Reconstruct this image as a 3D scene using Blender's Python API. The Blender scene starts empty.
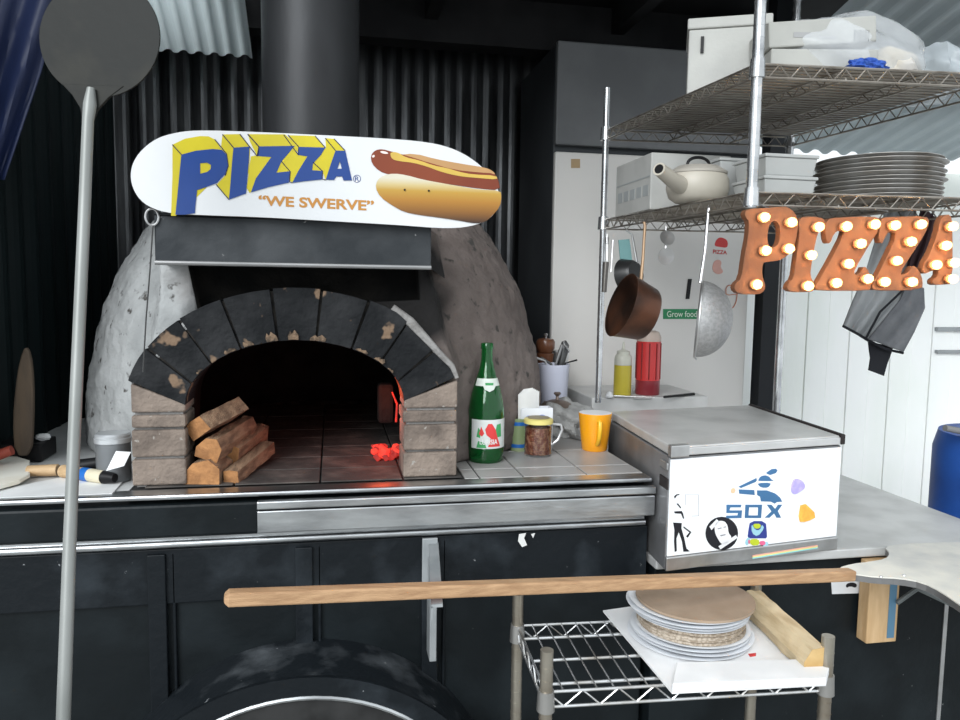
import bpy, bmesh, math, random
from mathutils import Vector, Matrix, geometry
random.seed(7)
SC = bpy.context.scene
COL = SC.collection
R = math.radians
# ------------------------------------------------------------------ camera
FPX = 760.0
CAMP = Vector((0, 0, 1.5))
YAW, PITCH, ROLL = R(11), R(5.4), R(0.8)
Fh = Vector((math.sin(YAW), math.cos(YAW), 0))
Rh = Vector((math.cos(YAW), -math.sin(YAW), 0))
FW = Fh * math.cos(PITCH) + Vector((0, 0, -math.sin(PITCH)))
UP0 = Rh.cross(FW)
RT = Rh * math.cos(ROLL) + UP0 * math.sin(ROLL)
UP = UP0 * math.cos(ROLL) - Rh * math.sin(ROLL)
cam_d = bpy.data.cameras.new('camera')
cam = bpy.data.objects.new('camera', cam_d)
COL.objects.link(cam)
cam_d.sensor_width = 36.0
cam_d.lens = 36.0 * FPX / 960
cam_d.clip_start = 0.05
cam.matrix_world = Matrix(((RT.x, UP.x, -FW.x, CAMP.x), (RT.y, UP.y, -FW.y, CAMP.y),
                           (RT.z, UP.z, -FW.z, CAMP.z), (0, 0, 0, 1)))
SC.camera = cam
# ------------------------------------------------------------------ light
SC.view_settings.view_transform = 'Standard'
SC.view_settings.look = 'None'
SC.view_settings.gamma = 1.0
SC.view_settings.exposure = 0.5
w = bpy.data.worlds.new('sky'); SC.world = w; w.use_nodes = True
bg = w.node_tree.nodes['Background']
bg.inputs[0].default_value = (0.90, 0.96, 1.0, 1); bg.inputs[1].default_value = 0.85
sun_d = bpy.data.lights.new('sun', 'SUN'); sun_d.energy = 1.9; sun_d.angle = R(35); sun_d.color = (0.95, 0.98, 1.0)
sun = bpy.data.objects.new('sun', sun_d); COL.objects.link(sun)
sun.rotation_euler = Vector((0.62, 1.0, -0.62)).to_track_quat('-Z', 'Y').to_euler()

# ------------------------------------------------------------------ helpers
def ray(px, py):
    return FW + RT * ((px - 480) / FPX) - UP * ((py - 360) / FPX)
def at(px, py, Y):
    d = ray(px, py); return CAMP + d * ((Y - CAMP.y) / d.y)
def atz(px, py, z):
    d = ray(px, py); return CAMP + d * ((z - CAMP.z) / d.z)
def atd(px, py, dep):
    return CAMP + ray(px, py) * dep
def atp(px, py, P, N):
    d = ray(px, py); return CAMP + d * ((P - CAMP).dot(N) / d.dot(N))

MATS = {}
def mat(name, c, rough=0.6, metal=0.0, c2=None, scale=8.0, lo=0.4, hi=0.6, bump=0.0, bscale=60.0,
        trans=0.0, alpha=1.0, emit=None, es=0.0, stretch=None, ior=1.45, coat=0.0, detail=6.0, specks=None, spec=None):
    if name in MATS: return MATS[name]
    m = bpy.data.materials.new(name); m.use_nodes = True; MATS[name] = m
    nt = m.node_tree; N = nt.nodes; L = nt.links
    b = N['Principled BSDF']
    b.inputs['Roughness'].default_value = rough; b.inputs['Metallic'].default_value = metal
    b.inputs['IOR'].default_value = ior
    b.inputs['Transmission Weight'].default_value = trans
    b.inputs['Alpha'].default_value = alpha
    b.inputs['Coat Weight'].default_value = coat
    if spec is None and max(c) < .06 and metal < .3: spec = .22
    if spec is not None: b.inputs['Specular IOR Level'].default_value = spec
    tc = N.new('ShaderNodeTexCoord'); mp = N.new('ShaderNodeMapping')
    L.new(tc.outputs['Object'], mp.inputs['Vector'])
    if stretch: mp.inputs['Scale'].default_value = stretch
    if c2 is None:
        c2 = tuple(x * 0.88 for x in c)
    no = N.new('ShaderNodeTexNoise'); no.inputs['Scale'].default_value = scale; no.inputs['Detail'].default_value = detail
    L.new(mp.outputs[0], no.inputs['Vector'])
    cr = N.new('ShaderNodeValToRGB')
    cr.color_ramp.elements[0].position = lo; cr.color_ramp.elements[1].position = hi
    cr.color_ramp.elements[0].color = (*c, 1); cr.color_ramp.elements[1].color = (*c2, 1)
    L.new(no.outputs['Fac'], cr.inputs[0])
    out = cr.outputs[0]
    if specks:
        sc_, th, sccol = specks
        n2 = N.new('ShaderNodeTexNoise'); n2.inputs['Scale'].default_value = sc_; n2.inputs['Detail'].default_value = 3
        L.new(tc.outputs['Object'], n2.inputs['Vector'])
        r2 = N.new('ShaderNodeValToRGB'); r2.color_ramp.elements[0].position = th; r2.color_ramp.elements[1].position = th + 0.04
        L.new(n2.outputs['Fac'], r2.inputs[0])
        mx = N.new('ShaderNodeMix'); mx.data_type = 'RGBA'
        L.new(r2.outputs[0], mx.inputs[0]); L.new(out, mx.inputs[6]); mx.inputs[7].default_value = (*sccol, 1)
        out = mx.outputs[2]
    L.new(out, b.inputs['Base Color'])
    if bump:
        nb = N.new('ShaderNodeTexNoise'); nb.inputs['Scale'].default_value = bscale; nb.inputs['Detail'].default_value = 5
        L.new(mp.outputs[0], nb.inputs['Vector'])
        bu = N.new('ShaderNodeBump'); bu.inputs['Strength'].default_value = bump; bu.inputs['Distance'].default_value = 0.01
        L.new(nb.outputs['Fac'], bu.inputs['Height']); L.new(bu.outputs[0], b.inputs['Normal'])
    if emit:
        b.inputs['Emission Color'].default_value = (*emit, 1); b.inputs['Emission Strength'].default_value = es
    return m

def wloc(o):
    v = Vector((0, 0, 0))
    while o: v = v + o.location; o = o.parent
    return v

class MB:
    def __init__(s): s.v = []; s.f = []
    def add(s, vs, fs, M=None):
        n = len(s.v)
        s.v += [(M @ Vector(p) if M else Vector(p)) for p in vs]
        s.f += [[i + n for i in f] for f in fs]
        return s
    def box(s, a, b, M=None):   # two opposite corners
        x0, y0, z0 = a; x1, y1, z1 = b
        vs = [(x0,y0,z0),(x1,y0,z0),(x1,y1,z0),(x0,y1,z0),(x0,y0,z1),(x1,y0,z1),(x1,y1,z1),(x0,y1,z1)]
        return s.add(vs, [(0,3,2,1),(4,5,6,7),(0,1,5,4),(1,2,6,5),(2,3,7,6),(3,0,4,7)], M)
    def hexa(s, bot, top):
        return s.add(list(bot) + list(top), [(0,3,2,1),(4,5,6,7),(0,1,5,4),(1,2,6,5),(2,3,7,6),(3,0,4,7)])
    def tube(s, pts, r, n=10, cap=True, closed=False):
        pts = [Vector(p) for p in pts]; k = len(pts)
        rs = r if isinstance(r, (list, tuple)) else [r] * k
        nrm = None; base = len(s.v)
        for i, p in enumerate(pts):
            if closed: t = pts[(i + 1) % k] - pts[i - 1]
            else: t = pts[min(i + 1, k - 1)] - pts[max(i - 1, 0)]
            t.normalize()
            if nrm is None:
                a = Vector((0, 0, 1)) if abs(t.z) < 0.9 else Vector((1, 0, 0))
                nrm = t.cross(a).normalized()
            else:
                nrm = (nrm - t * nrm.dot(t)).normalized()
            bn = t.cross(nrm)
            for j in range(n):
                a = 2 * math.pi * j / n
                s.v.append(p + (nrm * math.cos(a) + bn * math.sin(a)) * rs[i])
        for i in range(k if closed else k - 1):
            for j in range(n):
                a = base + i * n + j; b_ = base + i * n + (j + 1) % n
                i2 = (i + 1) % k
                s.f.append([a, b_, base + i2 * n + (j + 1) % n, base + i2 * n + j])
        if cap and not closed:
            s.f.append([base + j for j in range(n)][::-1]); s.f.append([base + (k - 1) * n + j for j in range(n)])
        return s
    def lathe(s, prof, c=(0,0,0), n=28, M=None, sx=1, sy=1):
        base = len(s.v); c = Vector(c)
        for r, z in prof:
            for j in range(n):
                a = 2 * math.pi * j / n
                p = Vector((r * math.cos(a) * sx, r * math.sin(a) * sy, z))
                if M: p = M @ p
                s.v.append(p + c)
        k = len(prof)
        for i in range(k - 1):
            for j in range(n):
                s.f.append([base+i*n+j, base+i*n+(j+1)%n, base+(i+1)*n+(j+1)%n, base+(i+1)*n+j])
        if prof[0][0] > 1e-6: s.f.append([base + j for j in range(n)][::-1])
        if prof[-1][0] > 1e-6: s.f.append([base + (k-1)*n + j for j in range(n)])
        return s
    def prism(s, loops, ext):
        """loops: list of 3D loops (outer, holes); ext: extrusion vector"""
        if not isinstance(loops[0][0], (list, tuple, Vector)): loops = [loops]
        loops = [[Vector(p) for p in lp] for lp in loops]
        ext = Vector(ext)
        flat = [p for lp in loops for p in lp]
        tris = geometry.tessellate_polygon(loops)
        base = len(s.v); n = len(flat)
        s.v += flat; s.v += [p + ext for p in flat]
        for t in tris:
            s.f.append([base + i for i in t]); s.f.append([base + n + i for i in t][::-1])
        o = 0
        for lp in loops:
            m = len(lp)
            for i in range(m):
                a = base + o + i; b_ = base + o + (i + 1) % m
                s.f.append([a, b_, b_ + n, a + n])
            o += m
        return s
    def build(s, name, m, parent=None, smooth=False, bevel=0, seg=2, origin=None, label=None, sub=0, local=False):
        me = bpy.data.meshes.new(name)
        if parent is not None: off = Vector((0,0,0)) if local else wloc(parent)
        elif local: off = Vector((0,0,0))
        elif origin is not None: off = Vector(origin)
        else:
            xs = [p.x for p in s.v]; ys = [p.y for p in s.v]; zs = [p.z for p in s.v]
            off = Vector(((min(xs)+max(xs))/2, (min(ys)+max(ys))/2, min(zs)))
        me.from_pydata([tuple(p - off) for p in s.v], [], s.f)
        bm = bmesh.new(); bm.from_mesh(me); bmesh.ops.recalc_face_normals(bm, faces=bm.faces)
        if smooth:
            for f in bm.faces: f.smooth = True
            for e in bm.edges:
                if len(e.link_faces) == 2 and e.calc_face_angle(0) > R(40): e.smooth = False
        bm.to_mesh(me); bm.free()
        me.materials.append(m)
        o = bpy.data.objects.new(name, me); COL.objects.link(o)
        if parent is not None: o.parent = parent
        elif not local: o.location = off
        if bevel:
            md = o.modifiers.new('bevel', 'BEVEL'); md.width = bevel; md.segments = seg; md.limit_method = 'ANGLE'; md.angle_limit = R(40)
        if sub:
            md = o.modifiers.new('sub', 'SUBSURF'); md.levels = sub; md.render_levels = sub
        if label: o['label'] = label
        return o
def rotX(a): return Matrix.Rotation(R(a), 4, 'X')
def rotY(a): return Matrix.Rotation(R(a), 4, 'Y')
def rotZ(a): return Matrix.Rotation(R(a), 4, 'Z')
def T(x, y, z): return Matrix.Translation((x, y, z))
def aim(dirv):  # matrix turning +Z to dirv
    return Vector(dirv).to_track_quat('Z', 'Y').to_matrix().to_4x4()
def tag(o, label, cat, group=None, kind=None):
    o['label'] = label; o['category'] = cat
    if group: o['group'] = group
    if kind: o['kind'] = kind
    return o
def thing(name, label, cat, loc=(0,0,0), group=None):
    o = bpy.data.objects.new(name, None); o.empty_display_size = 0.05; COL.objects.link(o); o.location = loc
    return tag(o, label, cat, group)
def struct(o, label=None, cat=None):
    o['kind'] = 'structure'
    if label: o['label'] = label
    if cat: o['category'] = cat
    return o
def copytree(o, parent=None):
    c = o.copy(); COL.objects.link(c); c.parent = parent
    for ch in list(o.children): copytree(ch, c)
    return c
def text_tris(body, bold=0.0, shear=0.0):
    cu = bpy.data.curves.new('t', 'FONT'); cu.body = body; cu.size = 1; cu.offset = bold; cu.shear = shear
    o = bpy.data.objects.new('t', cu); COL.objects.link(o)
    dg = bpy.context.evaluated_depsgraph_get(); me = bpy.data.meshes.new_from_object(o.evaluated_get(dg))
    vs = [(v.co.x, v.co.y) for v in me.vertices]; fs = [list(p.vertices) for p in me.polygons]
    bpy.data.objects.remove(o); bpy.data.curves.remove(cu); bpy.data.meshes.remove(me)
    return vs, fs
def fit_text(mb, body, quad, fn, bold=0.0, shear=0.0):
    """quad: pixel corners tl,tr,br,bl; fn maps pixel->3D on the carrying surface"""
    vs, fs = text_tris(body, bold, shear)
    x0 = min(v[0] for v in vs); x1 = max(v[0] for v in vs); y0 = min(v[1] for v in vs); y1 = max(v[1] for v in vs)
    tl, tr, br, bl = [Vector(q) for q in quad]
    out = []
    for x, y in vs:
        a = (x - x0) / (x1 - x0); b_ = (y - y0) / (y1 - y0)
        p = (bl * (1 - a) + br * a) * (1 - b_) + (tl * (1 - a) + tr * a) * b_
        out.append(fn(p.x, p.y))
    mb.add(out, fs); return mb
def smoothloop(pts, it=2):
    for _ in range(it):
        q = []
        for i in range(len(pts)):
            a = Vector(pts[i]); b_ = Vector(pts[(i+1) % len(pts)])
            q += [a * .75 + b_ * .25, a * .25 + b_ * .75]
        pts = q
    return [tuple(p) for p in pts]

# ------------------------------------------------------------------ materials
black_paint = mat('black_paint', (0.006, 0.0085, 0.010), 0.42, 0, (0.014, 0.019, 0.022), 5, .45, .75, .15, 30, specks=(75, .75, (.16,.17,.17)))
black_paint2 = mat('black_paint_worn', (0.007, 0.0095, 0.012), 0.45, 0, (0.03, 0.037, 0.044), 7, .5, .75, .2, 40, specks=(60, .74, (.25,.26,.27)))
chrome = mat('worn_chrome', (0.62, 0.64, 0.65), 0.28, .95, (0.32, 0.33, 0.34), 20, .4, .7, .1, 50, stretch=(.3,1,1))
steel = mat('brushed_steel', (0.60, 0.60, 0.60), 0.33, .9, (0.42, 0.42, 0.42), 14, .4, .7, .04, 80)
steel_top = mat('steel_worktop', (0.62, 0.62, 0.61), 0.36, .3, (0.48, 0.48, 0.47), 7, .4, .65, .05, 60)
galv = mat('galvanised_dark', (0.17, 0.175, 0.18), 0.33, .85, (0.06, 0.062, 0.066), 6, .4, .7, .1, 30, stretch=(3,1,.4))
roofm = mat('grey_corrugated_roof', (0.30, 0.34, 0.36), 0.5, .2, (0.20, 0.23, 0.25), 5, .4, .7)
plaster = None
tan_brick = mat('tan_brick', (0.25, 0.20, 0.165), 0.9, 0, (0.12, 0.095, 0.08), 14, .4, .68, .6, 90, specks=(60,.66,(.34,.31,.28)))
soot_brick = mat('soot_brick', (0.009, 0.010, 0.0115), 0.75, 0, (0.028, 0.029, 0.031), 9, .45, .7, .6, 60, specks=(16, .63, (.20,.135,.09)))
mortar = mat('mortar', (0.30, 0.29, 0.28), 0.95, 0, (0.14, .13, .125), 20, .4, .7, .5, 120)
soot = mat('soot', (0.008, 0.008, 0.008), 0.9, 0, (0.02, 0.018, 0.016), 12, .4, .7, .4, 60)
white = mat('white_enamel', (0.86, 0.87, 0.88), 0.4, 0, (0.80, 0.82, 0.84), 6, .4, .7)
wood_light = mat('pale_wood', (0.60, 0.42, 0.24), 0.6, 0, (0.45, 0.29, 0.15), 9, .4, .65, .2, 60, stretch=(1,8,8))
wood_pole = mat('wooden_pole', (0.50, 0.31, 0.17), 0.6, 0, (0.36, 0.21, 0.11), 14, .35, .65, .2, 60, stretch=(.6,9,9))
wood_fire = mat('split_firewood', (0.30, 0.20, 0.125), 0.85, 0, (0.15, 0.095, 0.06), 16, .4, .65, .5, 70, stretch=(5,.8,5))
wood_end = mat('firewood_end_grain', (0.46, 0.22, 0.085), 0.85, 0, (0.30, 0.14, 0.055), 40, .4, .65, .4, 120)
black_plastic = mat('black_plastic', (0.012,0.012,0.013), 0.4)

# ------------------------------------------------------------------ setting
fl = MB().box((-6,-5,-.05),(7,8,0)).build('floor', mat('pale_bounce_floor', (0.36,.36,.35), .9, 0, (.28,.28,.27), 3, .4,.6,.4,80), origin=(0,0,0)); struct(fl)  # floor out of view, made pale to bounce light onto the chrome

def corrugated(p0, du, dv, lu, lv, period, amp, nrm, name, m, thick=0.0):
    """sheet starting at p0, waves along du"""
    p0 = Vector(p0); du = Vector(du).normalized(); dv = Vector(dv).normalized(); nrm = Vector(nrm).normalized()
    n = int(lu / period * 10); mb = MB()
    vs = []; fs = []
    for i in range(n + 1):
        u = lu * i / n
        h = math.sin(2 * math.pi * u / period); h = math.copysign(abs(h) ** .6, h) * amp
        for v in (0, lv):
            for t in (0, 0.0015):
                vs.append(p0 + du * u + dv * v + nrm * (h + t))
    for i in range(n):
        a = i * 4; b_ = a + 4
        fs += [[a, b_, b_+2, a+2], [a+1, a+3, b_+3, b_+1], [a, a+1, b_+1, b_], [a+2, b_+2, b_+3, a+3]]
    mb.add(vs, fs)
    return mb.build(name, m, origin=p0)
struct(corrugated((-.9,3.35,0),(1,0,0),(0,0,1),2.75,2.64,.118,.017,(0,-1,0),'wall_back',galv))
green_dark = mat('dark_green_sheet', (0.008,.014,.015), .5, .1, (.014,.022,.024), 6, .4,.7,.1,30, stretch=(1,1,.3))
struct(corrugated((-.86,1.72,0),(0,1,0),(0,0,1),1.7,2.64,.118,.014,(1,0,0),'wall_left',green_dark))
dark_roof = mat('dark_roof', (0.012,.012,.013), .8, 0, (.02,.02,.021), 5)
mb = MB()
mb.box((-1.6,1.45,2.62),(1.78,2.3,2.66)); mb.box((-1.6,2.3,2.62),(-.86,3.4,2.66)); mb.box((-.32,2.3,2.62),(1.78,3.5,2.66)); mb.box((1.78,2.0,2.62),(2.7,3.1,2.66)); mb.box((-.86,3.02,2.62),(-.32,3.4,2.66))
for x in (-.4, .35, 1.1): mb.box((x,1.45,2.52),(x+.05,3.4,2.62))
struct(mb.build('ceiling', dark_roof, origin=(0,2.4,2.6)))
struct(MB().box((-.86,3.0,2.44),(1.78,3.1,2.64)).build('trim_beam', dark_roof))
# fascia black strip below the beam on the left, and inner dark corner
# right-hand roof (sloping) and white plank fence
roof_t = mat('pale_fibreglass_roof',(.42,.47,.49),.5,0,(.32,.36,.38),5,.4,.7)  # right roof made translucent so more daylight reaches the plank wall
ro = corrugated((1.64,1.35,2.68),(1,0,0),(0,1.95,-.50),2.6,2.05,.10,.010,(0,0,1),'ceiling_right',roof_t); struct(ro)
mb = MB()
def planks():
    x = 1.62; i = 0
    mb = MB()
    while x < 3.6:
        w_ = .118; mb.box((x, 3.45 + (i % 2) * .004, 0), (x + w_, 3.475 + (i % 2) * .004, 2.12)); x += w_ + .004; i += 1
    return mb
plank_m = mat('white_planks', (0.95,.96,.94), .6, 0, (.86,.90,.84), 2.5, .45,.7,.1,40, stretch=(1,1,.5))
struct(planks().build('wall_right', plank_m, bevel=.002))
struct(MB().box((-6,1.74,0),(6,1.745,.0051)).build('trim_ground', dark_roof)) if False else None
# translucent roofing sheet top left
trans_m = mat('pale_translucent_sheet', (0.75,.82,.86), .5, 0, (.6,.68,.72), 6, .4,.7, trans=.0)
o = corrugated((-.84,2.93,2.32),(1,0.02,0),(0,-.55,.30),.56,.62,.052,.008,(0,.5,.85),'roofing_sheet',trans_m)
for m_, f_ in ((trans_m,.8),(roof_t,.35)):
    tr = m_.node_tree.nodes; tl = m_.node_tree.links
    tb = tr.new('ShaderNodeBsdfTranslucent'); tb.inputs[0].default_value = (.95,1,1,1); mxs = tr.new('ShaderNodeMixShader'); mxs.inputs[0].default_value = f_
    tl.new(tr['Principled BSDF'].outputs[0], mxs.inputs[1]); tl.new(tb.outputs[0], mxs.inputs[2]); tl.new(mxs.outputs[0], tr['Material Output'].inputs[0])
tag(o, 'pale corrugated roofing sheet letting daylight in above the left end of the stall', 'roofing sheet')
# black post beside the planks
p = at(768, 300, 2.72)
struct(MB().box((p.x-.033, 2.70, 0),(p.x+.033, 2.76, 2.62)).build('trim_post', mat('dark_post',(.02,.022,.025),.5)))

# ------------------------------------------------------------------ trailer
YF = 1.72; ZC = 1.05
tr_ = thing('food_trailer', 'black painted trailer body with chrome trim and round wheel arch carrying the oven', 'trailer', (0, YF, 0))
MB().box((-.85,YF,.30),(.758,2.72,1.0)).build('body', black_paint, tr_, bevel=.004)
MB().box((-.85,YF-.03,.955),(.755,YF+.02,1.028)).build('fascia', black_paint, tr_, bevel=.006)
MB().box((-.85,YF-.012,.80),(.758,YF,.925)).box((-.85,YF-.016,.30),(-.80,YF,.8)).build('top_rail', black_paint2, tr_, bevel=.003)
mb = MB().tube([(-.85,YF-.02,.938),(.745,YF-.02,.938)], .0085, 10); mb.box((-.85,YF-.018,.945),(.745,YF-.01,.952))
mb.build('chrome_trim', chrome, tr_, smooth=True)
for px0, px1 in ((150,168),(296,313),(421,437)):
    a = at(px0, 600, YF); b_ = at(px1, 600, YF)
    m_ = MB().box((a.x, YF-.02, .30),(b_.x, YF, .915)).box((b_.x+.012, YF-.012, .3),(b_.x+.018, YF, .915))
    m_.build('upright', black_paint2, tr_, bevel=.002)
# steel counter edge, chrome strip
MB().box((-.85,YF-.033,1.039),(.757,YF+.02,ZC)).build('counter_edge', chrome, tr_, bevel=.004)
a = at(257,510,YF-.05)
mb = MB().box((a.x,YF-.052,.962),(.757,YF-.036,1.012)); mb.box((a.x,YF-.056,1.016),(.757,YF-.036,1.034)); mb.build('chrome_strip', chrome, tr_, bevel=.003)
MB().box((-.85,YF+.02,1.0),(-.44,2.72,ZC-.002)).build('side_top', mat('pale_side_top',(.66,.67,.67),.5,.1,(.5,.51,.51),5), tr_)
# tiled counter to the right of oven
mb = MB(); 
tilem = mat('grey_counter_tile', (.44,.43,.42), .36, .1, (.34,.335,.33), 6, .4,.65,.05,60)
xs = [.305,at(482,470,YF).x,at(526,470,YF).x,at(590,470,YF).x,.757]; ys = [YF+.021,1.83,2.02,2.21,2.40,2.59,2.72]
for i in range(4):
    for j in range(6):
        mb.box((xs[i]+.002,ys[j]+.002,1.0),(xs[i+1]-.002,ys[j+1]-.002,ZC))
mb.build('counter_tile', tilem, tr_, bevel=.0015)
MB().box((-.44,YF+.021,.99),(.757,2.72,ZC-.004)).build('counter_bed', mat('dark_grout',(.05,.05,.05),.9), tr_)
# fender
cx = at(303,690,YF).x; zc = .235
def arcband(r0, r1, y0, y1, n=48):
    m_ = MB(); pr = []
    for i in range(n+1):
        a = math.pi * i / n
        pr.append((math.cos(a), math.sin(a)))
    vs = []; fs = []
    for c, s in pr:
        for r, y in ((r0,y0),(r1,y0),(r1,y1),(r0,y1)): vs.append((cx + c*r, y, zc + s*r))
    for i in range(n):
        a = i*4
        for k in range(4): fs.append([a+k, a+(k+1)%4, a+4+(k+1)%4, a+4+k])
    fs.append([0,1,2,3]); fs.append([n*4+3,n*4+2,n*4+1,n*4])
    return m_.add(vs, fs)
worn = mat('worn_fender', (0.010, 0.013, 0.016), 0.42, 0, (0.10, 0.11, 0.12), 9, .5, .78, .2, 40, specks=(40,.70,(.25,.26,.27)))
fd = arcband(.448,.458,YF-.17,YF).build('fender', worn, tr_, smooth=True)
arcband(.415,.458,YF-.178,YF-.168).build('fender_lip', black_paint2, fd, smooth=True)
mb = MB().tube([(cx+math.cos(math.pi*i/40)*.414, YF-.175, zc+math.sin(math.pi*i/40)*.414) for i in range(41)], .006, 8)
mb.build('fender_rim', chrome, fd, smooth=True)
# wheel
rub = mat('tyre_rubber', (.02,.02,.02), .85, 0, (.035,.035,.035), 12)
prof = [(.20,-.075),(.28,-.085),(.325,-.08),(.34,-.05),(.34,.05),(.325,.08),(.28,.085),(.20,.075),(.20,-.075)]
wl = MB().lathe(prof, (cx,YF-.09,.34), 40, rotX(90)).build('wheel', rub, tr_, smooth=True)
MB().lathe([(.01,-.03),(.06,-.05),(.10,-.03),(.16,-.02),(.19,-.06),(.205,-.06),(.205,.06),(.01,.06)], (cx,YF-.09,.34), 32, rotX(90)).build('hub', mat('hub_steel',(.3,.3,.3),.5,.6), wl, smooth=True)

# right lower counter (steel) on black base
rc = thing('steel_counter', 'low steel worktop on black base at the right end of the trailer', 'counter', (1.2, 1.8, 0))
MB().box((.768,1.675,.824),(1.80,2.395,.849)).build('worktop', steel_top, rc, bevel=.004)
MB().box((.775,1.70,.30),(1.76,2.385,.824)).build('base', black_paint, rc, bevel=.004)
MB().box((at(941,650,1.699).x,1.697,.3),(at(941,650,1.699).x+.012,1.70,.80)).build('edge_strip', steel, rc)
# back ledge behind the cooler
lg = MB().box((.85,2.40,0),(1.27,2.72,1.14)).build('back_ledge', mat('ledge_pale',(.62,.62,.61),.5), bevel=.004); tag(lg, 'grey ledge behind the drinks cooler in front of the refrigerator', 'ledge')
lg['label'] = 'pale grey ledge in front of the refrigerator behind the white prep cooler'

# ------------------------------------------------------------------ oven
ov = thing('pizza_oven', 'domed plaster pizza oven with sooty brick arch, black hood and flue', 'pizza oven', (-.06, 2.3, ZC))
pm = bpy.data.materials.new('oven_plaster'); pm.use_nodes = True
nt = pm.node_tree; N = nt.nodes; L = nt.links; bs = N['Principled BSDF']; bs.inputs['Roughness'].default_value = .95
tc = N.new('ShaderNodeTexCoord'); n1 = N.new('ShaderNodeTexNoise'); n1.inputs['Scale'].default_value = 9; n1.inputs['Detail'].default_value = 8; L.new(tc.outputs['Object'], n1.inputs[0])
c1 = N.new('ShaderNodeValToRGB'); c1.color_ramp.elements[0].position=.38; c1.color_ramp.elements[1].position=.62; c1.color_ramp.elements[0].color=(.30,.31,.31,1); c1.color_ramp.elements[1].color=(.42,.43,.43,1); L.new(n1.outputs['Fac'], c1.inputs[0])
c2 = N.new('ShaderNodeValToRGB'); c2.color_ramp.elements[0].position=.35; c2.color_ramp.elements[1].position=.65; c2.color_ramp.elements[0].color=(.20,.165,.15,1); c2.color_ramp.elements[1].color=(.13,.105,.095,1); L.new(n1.outputs['Fac'], c2.inputs[0])
sx = N.new('ShaderNodeSeparateXYZ'); L.new(tc.outputs['Object'], sx.inputs[0])
ma = N.new('ShaderNodeMath'); ma.operation='MULTIPLY_ADD'; L.new(n1.outputs['Fac'], ma.inputs[0]); ma.inputs[1].default_value=.5; L.new(sx.outputs['X'], ma.inputs[2])
mr = N.new('ShaderNodeMapRange'); mr.inputs['From Min'].default_value=-.02; mr.inputs['From Max'].default_value=.22; L.new(ma.outputs[0], mr.inputs['Value'])
mx = N.new('ShaderNodeMix'); mx.data_type='RGBA'; L.new(mr.outputs[0], mx.inputs[0]); L.new(c1.outputs[0], mx.inputs[6]); L.new(c2.outputs[0], mx.inputs[7])  # browner, darker plaster to the right: soot tone plus side shade put into colour
n3 = N.new('ShaderNodeTexNoise'); n3.inputs['Scale'].default_value=35; n3.inputs['Detail'].default_value=6; L.new(tc.outputs['Object'], n3.inputs[0])
r3 = N.new('ShaderNodeValToRGB'); r3.color_ramp.elements[0].position=.30; r3.color_ramp.elements[1].position=.38; L.new(n3.outputs['Fac'], r3.inputs[0])
mx3 = N.new('ShaderNodeMix'); mx3.data_type='RGBA'; L.new(r3.outputs[0], mx3.inputs[0]); mx3.inputs[6].default_value=(.06,.055,.05,1); L.new(mx.outputs[2], mx3.inputs[7])
vm = N.new('ShaderNodeVectorMath'); vm.operation='SUBTRACT'; L.new(tc.outputs['Object'], vm.inputs[0]); vm.inputs[1].default_value=(.065,-.50,.43)
vs_ = N.new('ShaderNodeVectorMath'); vs_.operation='MULTIPLY'; L.new(vm.outputs[0], vs_.inputs[0]); vs_.inputs[1].default_value=(.92,.9,1.8)
vl = N.new('ShaderNodeVectorMath'); vl.operation='LENGTH'; L.new(vs_.outputs[0], vl.inputs[0])
mb_ = N.new('ShaderNodeMath'); mb_.operation='MULTIPLY_ADD'; L.new(n1.outputs['Fac'], mb_.inputs[0]); mb_.inputs[1].default_value=.14; L.new(vl.outputs['Value'], mb_.inputs[2])
ms_ = N.new('ShaderNodeMapRange'); ms_.inputs['From Min'].default_value=.335; ms_.inputs['From Max'].default_value=.40; L.new(mb_.outputs[0], ms_.inputs['Value'])
mx4 = N.new('ShaderNodeMix'); mx4.data_type='RGBA'; L.new(ms_.outputs[0], mx4.inputs[0]); mx4.inputs[6].default_value=(.011,.010,.010,1); L.new(mx3.outputs[2], mx4.inputs[7])
L.new(mx4.outputs[2], bs.inputs['Base Color'])
bu = N.new('ShaderNodeBump'); bu.inputs['Strength'].default_value=.9; bu.inputs['Distance'].default_value=.01; L.new(n3.outputs['Fac'], bu.inputs['Height']); L.new(bu.outputs[0], bs.inputs['Normal'])

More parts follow.
